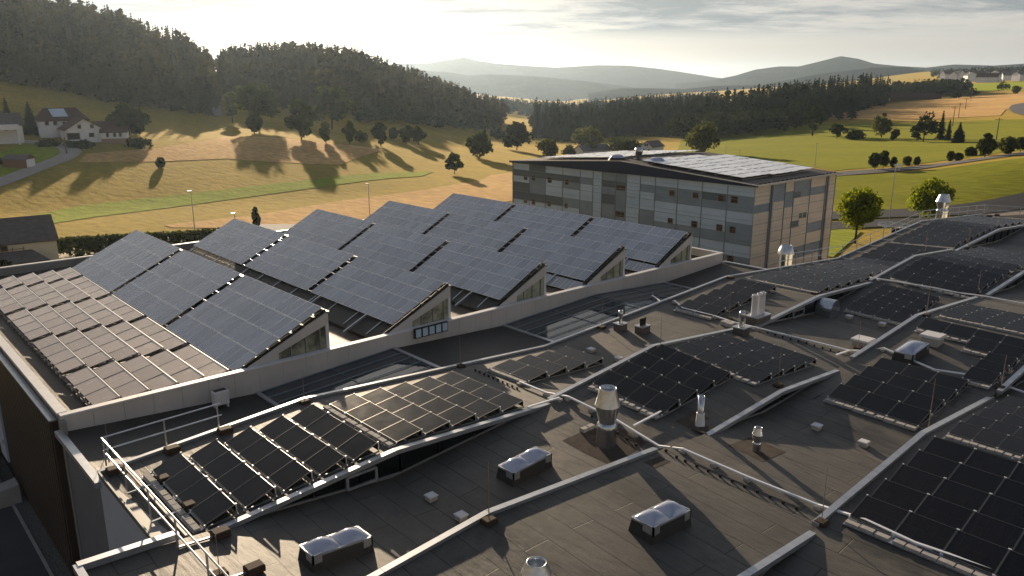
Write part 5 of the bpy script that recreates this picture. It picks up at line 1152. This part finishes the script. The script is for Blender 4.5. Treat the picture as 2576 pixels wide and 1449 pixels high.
def pole(label, px, py, yt, tilt=0):
    p = tp(px, py); d = ray(px, yt); k = math.hypot(p[0], p[1]) / math.hypot(d[0], d[1]); H = d[2] * k - p[2]; t = thing('power_pole', label, 'power pole', p, 'wooden power poles')
    MB().tube([p, p + np.array([tilt, 0, H])], .17, 7, 0, .11).build('pole', 'pole_wood', t); q = p + np.array([tilt, 0, H - .6]); MB().bar(q - np.array([.9, -.9, 0]), q + np.array([.9, -.9, 0]), .14, .14).build('crossarm', 'pole_wood', t)
for lb, x, y, yt in [('wooden power pole at the lane bend beside the white houses', 168, 388, 346), ('wooden power pole standing among the right hand trees', 2396, 318, 268), ('wooden power pole in the wheat, nearest of three', 2411, 296, 258), ('wooden power pole in the wheat, middle of three', 2428, 276, 247), ('wooden power pole in the wheat, farthest of three', 2442, 254, 222), ('leaning wooden power pole by the right road', 2506, 352, 296)]: pole(lb, x, y, yt)
for i, (x, y, yt) in enumerate(((2261, 430, 413), (2187, 425, 407))):
    p = tp(x, y); d = ray(x, yt); k = math.hypot(p[0], p[1]) / math.hypot(d[0], d[1]); H = d[2] * k - p[2]; t = thing('road_sign', ['round road sign beside the country road', 'round road sign left of two young trees'][i], 'road sign', p)
    MB().tube([p, p + np.array([0, 0, H])], .05, 6).build('post', 'lamp_steel', t); a = facing(p); m = MB(); cc = p + np.array([-.1 * math.cos(a), -.1 * math.sin(a), H - .3]); r_ = [(cc[0] - math.sin(a) * .5 * math.cos(u), cc[1] + math.cos(a) * .5 * math.cos(u), cc[2] + .5 * math.sin(u)) for u in np.linspace(0, 2 * math.pi, 18)[:-1]]
    m.face(r_); m.build('sign_plate', 'bright_channel', t)

# ------------------------------------------------------------------ vegetation
def leaf_quads(cent, size, up_bias=0.3):
    n = len(cent); a = rng.normal(size=(n, 3)); a /= np.linalg.norm(a, axis=1)[:, None]; b = rng.normal(size=(n, 3)); b -= (a * b).sum(1)[:, None] * a; b /= np.linalg.norm(b, axis=1)[:, None]
    s_ = (size * rng.uniform(.6, 1.3, n))[:, None]; V = np.stack([cent - a * s_ - b * s_ * .6, cent + a * s_ - b * s_ * .6, cent + a * s_ + b * s_ * .6, cent - a * s_ + b * s_ * .6], 1)
    return V.reshape(-1, 3)
def crown_pts(n, h, w, nb, shape='round', base=.25):
    """points on the shells of leaf clumps filling a crown; z from base*h to h"""
    u = rng.normal(size=(nb, 3)); u /= np.linalg.norm(u, axis=1)[:, None]; rad = rng.uniform(.2, 1.0, nb)[:, None] ** .55; bc = u * rad
    zc = bc[:, 2]
    if shape == 'tall': prof_ = .55 + .45 * (1 - np.abs(zc))
    elif shape == 'cone': prof_ = (1 - zc) * .55 + .08
    else: prof_ = 1.0 - .15 * zc
    hc = h * (1 - base); cx = bc[:, 0] * w / 2 * prof_ * .8; cy = bc[:, 1] * w / 2 * prof_ * .8; cz = h * base + hc * (.5 + .42 * zc)
    br = w * rng.uniform(.08, .21, nb); k = rng.integers(0, nb, n); v = rng.normal(size=(n, 3)); v /= np.linalg.norm(v, axis=1)[:, None]
    return np.stack([cx[k], cy[k], cz[k]], 1) + v * (br[k] * rng.uniform(.55, 1.1, n))[:, None] * np.array([1, 1, .8])
def conifer_pts(h, w, lev, per):
    V = []
    for i in range(lev):
        f = i / lev; z = h * (.10 + .88 * f); r_ = w / 2 * (1 - f) ** .85 * rng.uniform(.8, 1.15) + .012 * h
        for j in range(per):
            a = 2 * math.pi * (j + rng.random()) / per; rr = r_ * rng.uniform(.75, 1.15); c, s_ = math.cos(a), math.sin(a); wd = rr * .42 + .004 * h; dz = rr * .35
            V += [(0, 0, z + h * .05), (rr * c * .55 - s_ * wd, rr * s_ * .55 + c * wd, z - dz * .4), (rr * c, rr * s_, z - dz), (rr * c * .55 + s_ * wd, rr * s_ * .55 - c * wd, z - dz * .4)]
    return np.array(V)
def tree(name, label, px, py, ytop, wpx, m, n=700, leaf=.32, shape='round', base=.22, nb=26, group=None, cat='tree', at=None, hm=None):
    p = tp(px, py) if at is None else np.array(at, float); dist = np.linalg.norm(p); 
    d = ray(px, ytop); k = math.hypot(p[0], p[1]) / math.hypot(d[0], d[1]); H = max(.8, d[2] * k - p[2]) if hm is None else hm; W = wpx / F * dist if at is None or hm is None else wpx
    t = thing(name, label, cat, p, group); leaf = max(leaf, W * .026)
    if shape == 'conifer': V = conifer_pts(H, W, 16, 9) + p
    else: V = leaf_quads(crown_pts(n, H, W, nb, shape, base) + p, leaf)
    o = fast_mesh('crown', V - p, np.arange(len(V)).reshape(-1, 4), [m]); o.parent = t
    mb = MB(); r0 = max(.08, H * .022)
    mb.tube([p + np.array([0, 0, -.4]), p + np.array([.02 * H, 0, H * .3]), p + np.array([0, .02 * H, H * .75])], r0, 7, 0, r0 * .3)
    if shape != 'conifer' and H > 4:
        for q in range(5):
            a = q * 1.3 + rng.random(); z0 = H * (.25 + .08 * q); mb.tube([p + np.array([0, 0, z0]), p + np.array([math.cos(a) * W * .28, math.sin(a) * W * .28, z0 + H * .2])], r0 * .45, 5, 0, r0 * .12)
    mb.build('trunk', 'bark', t); return t
G1 = 'single trees in the meadows'
T = tree
T('young_tree', 'bright yellow green tree right beside the glass office corner', 2150, 612, 462, 108, 'leaf_bright', 7000, .15, 'tall', .18, 70)
T('young_tree', 'bright yellow green tree behind the far railing and flue', 2335, 565, 452, 108, 'leaf_bright', 6000, .15, 'tall', .15, 60)
T('broadleaf_tree', 'small rounded dark tree alone in the dry meadow left of the office', 1143, 437, 383, 42, 'leaf_mid', 1500, .3, 'round', .12, 30)
T('broadleaf_tree', 'wide leaning bushy tree in the meadow behind the small rounded tree', 1206, 398, 333, 74, 'leaf_mid', 1900, .4, 'round', .1, 34)
T('broadleaf_tree', 'large domed tree standing above the far right office roof edge', 1765, 392, 306, 90, 'leaf_olive', 2600, .4, 'round', .1, 40)
T('broadleaf_tree', 'olive round bush tree left above the office roof', 1380, 398, 347, 72, 'leaf_olive', 1600, .4, 'round', .05, 30)
T('broadleaf_tree', 'light green broad tree behind the farm barn', 1478, 372, 322, 88, 'leaf_olive', 1900, .45, 'round', .1, 34)
T('broadleaf_tree', 'dark spreading tree in front of the white farmhouse', 1570, 387, 346, 100, 'leaf_mid', 1800, .4, 'round', .05, 34)
T('broadleaf_tree', 'big dark tree group crown at the valley mouth', 1300, 378, 305, 84, 'leaf_dark', 2000, .5, 'round', .05, 36)
T('bush', 'small low bush between the olive bush tree and the barn', 1430, 391, 368, 40, 'leaf_mid', 700, .35, 'round', 0, 16)
T('broadleaf_tree', 'rounded bush in front of the barn roof', 1482, 388, 362, 46, 'leaf_mid', 900, .35, 'round', 0, 18)
for lb, x, y, yt, w, mt, sh in [('left of two joined round bushes below the mid wood', 1022, 363, 314, 40, 'leaf_mid', 'round'), ('right of two joined round bushes below the mid wood', 1052, 365, 311, 38, 'leaf_mid', 'round'), ('slim dark tree left of the two joined bushes', 958, 368, 305, 42, 'leaf_dark', 'tall'), ('olive slim tree at the edge of the upper wheat', 880, 362, 298, 30, 'leaf_olive', 'tall'),
   ('small slim tree on the upper wheat edge', 820, 360, 305, 28, 'leaf_olive', 'tall'), ('broad tall tree casting a shadow over the upper wheat', 758, 350, 248, 80, 'leaf_mid', 'tall'), ('small pale tree beside the tree casting a wide shadow', 640, 338, 280, 46, 'leaf_olive', 'tall'), ('big round tree in the haze behind the small pale tree', 650, 325, 196, 120, 'leaf_mid', 'round'),
   ('tree at the right side of the sunlit gap', 585, 308, 228, 50, 'leaf_olive', 'tall'), ('round tree in the haze right of the big shadow tree', 835, 325, 212, 110, 'leaf_mid', 'round'), ('broad dark tree beside the right white house wing', 325, 340, 262, 84, 'leaf_dark', 'round'), ('small round tree behind the pale slim trees', 990, 352, 318, 24, 'leaf_dark', 'round'),
   ('tiny round tree in the shaded dry meadow', 404, 422, 397, 13, 'leaf_mid', 'tall'), ('small bush under the slim trees at the meadow edge', 910, 362, 330, 34, 'leaf_olive', 'round'), ('dark bush tree where the mid wood ends', 1252, 352, 322, 44, 'leaf_dark', 'round')]:
    T('broadleaf_tree', lb, x, y, yt, w, mt, 2600 if w > 70 else 1300, .45, sh, .08, 24, G1)
for lb, x, y, yt, w in [('dark pointed conifer behind the left edge house', 22, 318, 243, 34), ('dark pointed conifer between the porch house and the collector house', 80, 338, 252, 50), ('small pointed conifer at the left photo edge', 3, 318, 268, 24), ('wide dark conifer beside the collector house', 104, 340, 300, 36)]: T('conifer_tree', lb, x, y, yt, w, 'needle', shape='conifer')
for lb, x, y, yt, w, mt, sh in [('tall dark pine pair in the hedge row above the meadow', 2043, 343, 258, 62, 'leaf_dark', 'tall'), ('pale feathery birch in the hedge row', 2217, 347, 282, 52, 'leaf_olive', 'tall'), ('big dark round tree beside the conifers in the hedge row', 2322, 358, 281, 68, 'leaf_dark', 'round'), ('round dark bush tree in the hedge row', 2105, 349, 306, 38, 'leaf_mid', 'round'),
   ('small olive tree at the left of the hedge row', 1973, 332, 292, 28, 'leaf_olive', 'tall'), ('low spreading bush in the hedge row', 2150, 351, 327, 50, 'leaf_mid', 'round'), ('small dark bush right of the birch', 2250, 354, 325, 20, 'leaf_dark', 'round'), ('left one of two young trees by the country road', 2200, 427, 381, 28, 'leaf_mid', 'tall'), ('right one of two young trees by the country road', 2221, 424, 378, 27, 'leaf_mid', 'tall'),
   ('slim sapling right of the two young trees', 2246, 421, 394, 11, 'leaf_mid', 'tall'), ('round sapling along the country road', 2281, 417, 394, 16, 'leaf_olive', 'tall'), ('small sapling along the country road', 2306, 415, 396, 10, 'leaf_mid', 'tall'), ('sapling with a thin trunk before the road bend', 2390, 405, 381, 14, 'leaf_mid', 'tall'), ('low round sapling before the road bend', 2409, 404, 387, 17, 'leaf_mid', 'tall'),
   ('leafy tree left in the group above the country road', 2477, 395, 335, 42, 'leaf_mid', 'tall'), ('bush in the group above the country road', 2440, 393, 372, 24, 'leaf_mid', 'round'), ('leafy tree right in the group above the country road', 2530, 389, 345, 48, 'leaf_olive', 'tall'), ('bush at the right photo edge above the road', 2566, 383, 345, 30, 'leaf_mid', 'round'),
   ('round tree at the end of the far wheat field', 2441, 246, 219, 36, 'leaf_dark', 'round'), ('round tree on the green slope under the village', 2523, 229, 203, 27, 'leaf_mid', 'round'), ('round bush at the far right on the wheat field edge', 2556, 236, 214, 21, 'leaf_olive', 'round'), ('small round bush at the corner of the wheat and the wood', 2116, 279, 260, 19, 'leaf_olive', 'round'), ('dark bush beside the long low barn', 2403, 248, 227, 30, 'leaf_dark', 'round')]:
    T('broadleaf_tree', lb, x, y, yt, w, mt, 900, .4, sh, .06, 22, 'trees of the right hand slope')
for lb, x, y, yt, w in [('tall spindly conifer beside the big dark round tree', 2365, 352, 275, 26), ('broad dark conifer right of the spindly pair', 2410, 360, 304, 36), ('small spindly conifer between two others', 2384, 354, 298, 22)]: T('conifer_tree', lb, x, y, yt, w, 'needle', shape='conifer')
T('cypress', 'dark narrow cypress by the road behind the second sawtooth', 645, 578, 513, 26, 'leaf_dark', 1200, .16, 'cone', .02, 26, at=tp(645, 578))
T('garden_shrub', 'rounded light green shrub in front of the clipped hedge', 239, 640, 600, 34, 'leaf_olive', 900, .18, 'cone', 0, 18)
T('garden_shrub', 'small round topiary shrub beside the cream house', 204, 660, 632, 18, 'leaf_mid', 500, .14, 'round', .1, 12)
T('garden_shrub', 'reddish brown shrub in front of the cream house lean-to', 15, 700, 650, 36, 'leaf_dark', 600, .18, 'round', 0, 14)
# clipped hedge
a_, b_ = tp(150, 648)[:2], tp(560, 622)[:2]; n_ = 3200; u = rng.random(n_); w_ = rng.uniform(-.9, .9, n_); hh = rng.random(n_) ** .5 * 2.3
cen = np.stack([a_[0] + (b_ - a_)[0] * u + w_ * .7, a_[1] + (b_ - a_)[1] * u + w_ * .7, GZ + hh + .1 * rng.random(n_)], 1)
V = leaf_quads(cen, .22); o = fast_mesh('clipped_hedge', V, np.arange(len(V)).reshape(-1, 4), ['leaf_mid']); tag(o, 'long clipped hedge behind the front sawtooth roof', 'hedge')
T2 = drape('lawn', [(140, 668), (250, 672), (420, 650), (540, 625), (300, 640), (150, 655)], 'lawn', .08)
# garden bushes of the white houses
for lb, x, y, yt, w in [('dark garden bush below the white gable', 215, 372, 355, 52), ('garden bush with yellow flowers below the white gable', 180, 370, 357, 40), ('dark garden bush left on the bank under the lane houses', 120, 368, 356, 50), ('low hedge bush right of the white house wing', 350, 372, 352, 70), ('small dark bush on the green slope at the left edge', 8, 414, 400, 26)]:
    T('garden_bush', lb, x, y, yt, w, 'leaf_dark', 700, .3, 'round', 0, 20, 'garden bushes of the white houses')
# woods that read as one mass: templates stamped many times into one mesh
TEMPL = {'c': [conifer_pts(1, .30, 15, 7), conifer_pts(1, .25, 13, 7), conifer_pts(1, .34, 15, 7), conifer_pts(1, .22, 12, 6)], 'b': [leaf_quads(crown_pts(150, 1, .75, 14, 'round', .12), .055), leaf_quads(crown_pts(150, 1, .6, 14, 'tall', .1), .05)]}
def wood(name, label, pts, hts, kinds, m, wide=1.0):
    V = []
    for (x, y), h, k in zip(pts, hts, kinds):
        tm = TEMPL[k][rng.integers(len(TEMPL[k]))]; a = rng.random() * 6.28; c, s_ = math.cos(a), math.sin(a); q = tm * h * np.array([wide, wide, 1]); q = np.stack([q[:, 0] * c - q[:, 1] * s_, q[:, 0] * s_ + q[:, 1] * c, q[:, 2]], 1)
        V.append(q + np.array([x, y, float(tz(x, y)) - .3]))
    V = np.concatenate(V); o = fast_mesh(name, V, np.arange(len(V)).reshape(-1, 4), [m]); return tag(o, label, 'forest', kind='stuff')
def area_pts(n, poly):
    """random ground points in an area outlined by (photo column, distance)"""
    P = []; xs = [q[0] for q in poly]; ds = [q[1] for q in poly]
    while len(P) < n:
        x, d = random.uniform(min(xs), max(xs)), random.uniform(min(ds), max(ds)); ins = False; j = len(poly) - 1
        for i in range(len(poly)):
            (xi, yi), (xj, yj) = poly[i], poly[j]
            if (yi > d) != (yj > d) and x < (xj - xi) * (d - yi) / (yj - yi) + xi: ins = not ins
            j = i
        if ins: r_ = ray(x, 300); k = nd(x, d) / math.hypot(r_[0], r_[1]); P.append((r_[0] * k, r_[1] * k))
    return P
def make_wood(name, label, n, poly, h0, h1, fc, m, wide=1.0):
    P = area_pts(n, poly); wood(name, label, P, [random.uniform(h0, h1) for _ in P], ['c' if random.random() < fc else 'b' for _ in P], m, wide)
make_wood('forest', 'tall hazy forest covering the left hillside', 2100, [(-260, 560), (0, 545), (150, 528), (300, 500), (420, 492), (538, 478), (540, 600), (530, 760), (300, 900), (-260, 960)], 9, 20, .62, 'needle_warm', 1.0)
make_wood('forest', 'hazy forest on the middle hill right of the sunlit gap', 1900, [(568, 620), (640, 585), (760, 540), (900, 520), (1000, 505), (1100, 505), (1200, 520), (1262, 545), (1262, 640), (1150, 740), (1000, 830), (800, 900), (568, 900)], 8.5, 19, .6, 'needle_warm', 1.0)
make_wood('forest', 'dark wood stretching across the valley on the right', 1300, [(1345, 470), (1450, 450), (1600, 455), (1750, 440), (1900, 440), (2050, 450), (2080, 500), (2228, 640), (2228, 760), (1900, 640), (1600, 640), (1345, 640)], 12, 26, .85, 'needle', .95)
make_wood('woodland_edge', 'paler round leaved trees in front of the dark right wood', 90, [(1690, 395), (1800, 390), (2030, 392), (2030, 425), (1800, 432), (1690, 432)], 9, 15, .0, 'leaf_dark', 1.3)
make_wood('woodland_edge', 'rounded shrubs along the foot of the middle hill forest', 120, [(900, 455), (1050, 450), (1230, 440), (1245, 480), (1100, 497), (900, 500)], 4.5, 8, .05, 'leaf_dark', 1.3)
make_wood('forest', 'thin valley wood between the two hill forests far behind', 420, [(1210, 1000), (1500, 900), (1800, 900), (1800, 1300), (1210, 1500)], 14, 22, .6, 'needle', 1.3)
make_wood('woodland_edge', 'row of far trees and bushes under the hillside village', 260, [(2230, 760), (2300, 740), (2420, 760), (2420, 860), (2230, 880)], 8, 15, .1, 'leaf_dark', 1.3)
make_wood('woodland_edge', 'village trees among the houses at the right horizon', 260, [(2330, 1500), (2700, 1250), (2700, 1900), (2330, 2000)], 10, 18, .3, 'leaf_dark', 1.4)
for i, (x, y, yt, w) in enumerate([(1478, 300, 262, 30), (1350, 320, 262, 26), (1390, 318, 258, 26), (2060, 280, 204, 34), (2110, 272, 199, 30), (2142, 270, 200, 30), (2025, 285, 213, 30), (1990, 290, 225, 30)]):
    p = ray(x, 300); k = 470 / math.hypot(p[0], p[1]); at_ = (p[0] * k, p[1] * k, float(tz(p[0] * k, p[1] * k)))
    T('conifer_tree', 'dark conifer standing out above the right wood', x, y, yt, w, 'needle', shape='conifer', at=at_, group='conifers standing out of the right wood')
# skyline conifers at the sunlit gap
for lb, x, yt, w in [('conifer left in the bright skyline gap', 531, 133, 22), ('small conifer in the middle of the bright skyline gap', 549, 138, 16), ('conifer right in the bright skyline gap', 573, 128, 20), ('tall conifer right of the bright skyline gap', 601, 122, 26), ('pine leaning over the left rim of the skyline gap', 518, 122, 22)]:
    p = ray(x, 300); k = nd(x, 740) / math.hypot(p[0], p[1]); T('conifer_tree', lb, x, 200, yt, w, 'needle', shape='conifer', at=(p[0] * k, p[1] * k, float(tz(p[0] * k, p[1] * k)) - 1))

# ------------------------------------------------------------------ far hills
def hill(name, crest, D, depth, base=-75, seed=0):
    """a ridge whose crest stands D metres away; it falls off towards and away from the drone"""
    r_ = np.random.default_rng(seed); xs = np.linspace(crest[0][0], crest[-1][0], 220); ys = np.interp(xs, [c[0] for c in crest], [c[1] for c in crest])
    f = np.linspace(-1, 1, 41); V = []
    ph = r_.uniform(0, 6.28, 12); fr = r_.uniform(.5, 5, 12)
    for x, y in zip(xs, ys):
        q = ray(x, y); hz = math.hypot(q[0], q[1]); zc = q[2] / hz * D
        for g in f:
            dd = D + g * depth; s_ = (1 - abs(g)) ; s_ = s_ * s_ * (3 - 2 * s_); s_ = .35 * s_ + .65 * (1 - abs(g)) ** 1.1
            n = sum(math.sin(x * .012 * a + g * 3 * b + c) for a, b, c in zip(fr, fr[::-1], ph)) / 12 * depth * .018 * min(1, abs(g) * 5)
            V.append((q[0] / hz * dd, q[1] / hz * dd, base + (zc - base) * s_ + n))
    n, m = len(xs), len(f); i, j = np.meshgrid(np.arange(n - 1), np.arange(m - 1), indexing='ij'); a = i * m + j
    o = fast_mesh(name, np.array(V), np.stack([a, a + m, a + m + 1, a + 1], -1).reshape(-1, 4), ['hill_forest'], smooth=True); tag(o, kind='structure')
    return xs, ys
hill('far_hills', [(700, 205), (860, 172), (960, 165), (1000, 160), (1085, 158), (1130, 150), (1170, 144), (1195, 152), (1250, 160), (1330, 166), (1400, 170), (1500, 164), (1580, 165), (1650, 172), (1720, 182), (1800, 195), (1900, 205), (2000, 212)], 5200, 1500, -80, 1)
hill('far_hills', [(900, 205), (1020, 176), (1130, 182), (1180, 190), (1230, 187), (1350, 192), (1480, 205), (1560, 215), (1640, 228), (1700, 240)], 3600, 900, -80, 2)
hill('far_hills', [(1480, 235), (1560, 222), (1640, 222), (1720, 224), (1800, 216), (1900, 214), (2000, 225)], 2600, 600, -75, 5)
hill('far_hills', [(1700, 210), (1800, 200), (1850, 190), (1900, 175), (1960, 167), (2010, 167), (2060, 155), (2115, 141), (2160, 148), (2200, 160), (2260, 166), (2330, 170), (2400, 162), (2500, 165), (2576, 160), (2700, 158), (2900, 165)], 4200, 1300, -80, 3)
hill('far_hills', [(1880, 222), (1960, 205), (2050, 188), (2130, 178), (2200, 170), (2280, 168), (2330, 178), (2400, 176), (2480, 172), (2576, 168), (2700, 165), (2900, 170)], 2900, 700, -60, 4)

# ------------------------------------------------------------------ evening air
hz = bpy.data.materials.new('haze'); hz.use_nodes = True; MAT['haze'] = hz; nt = hz.node_tree
for n in list(nt.nodes):
    if n.type == 'BSDF_PRINCIPLED': nt.nodes.remove(n)
vol = nt.nodes.new('ShaderNodeVolumePrincipled'); vol.inputs['Color'].default_value = (0.62, 0.80, 1.0, 1); vol.inputs['Density'].default_value = 0.000062; vol.inputs['Anisotropy'].default_value = 0.6
nt.links.new(vol.outputs[0], nt.nodes['Material Output'].inputs['Volume'])
o = MB().box(-9500, 9500, -9500, 9500, -140, 185).build('haze', 'haze'); tag(o, kind='stuff')
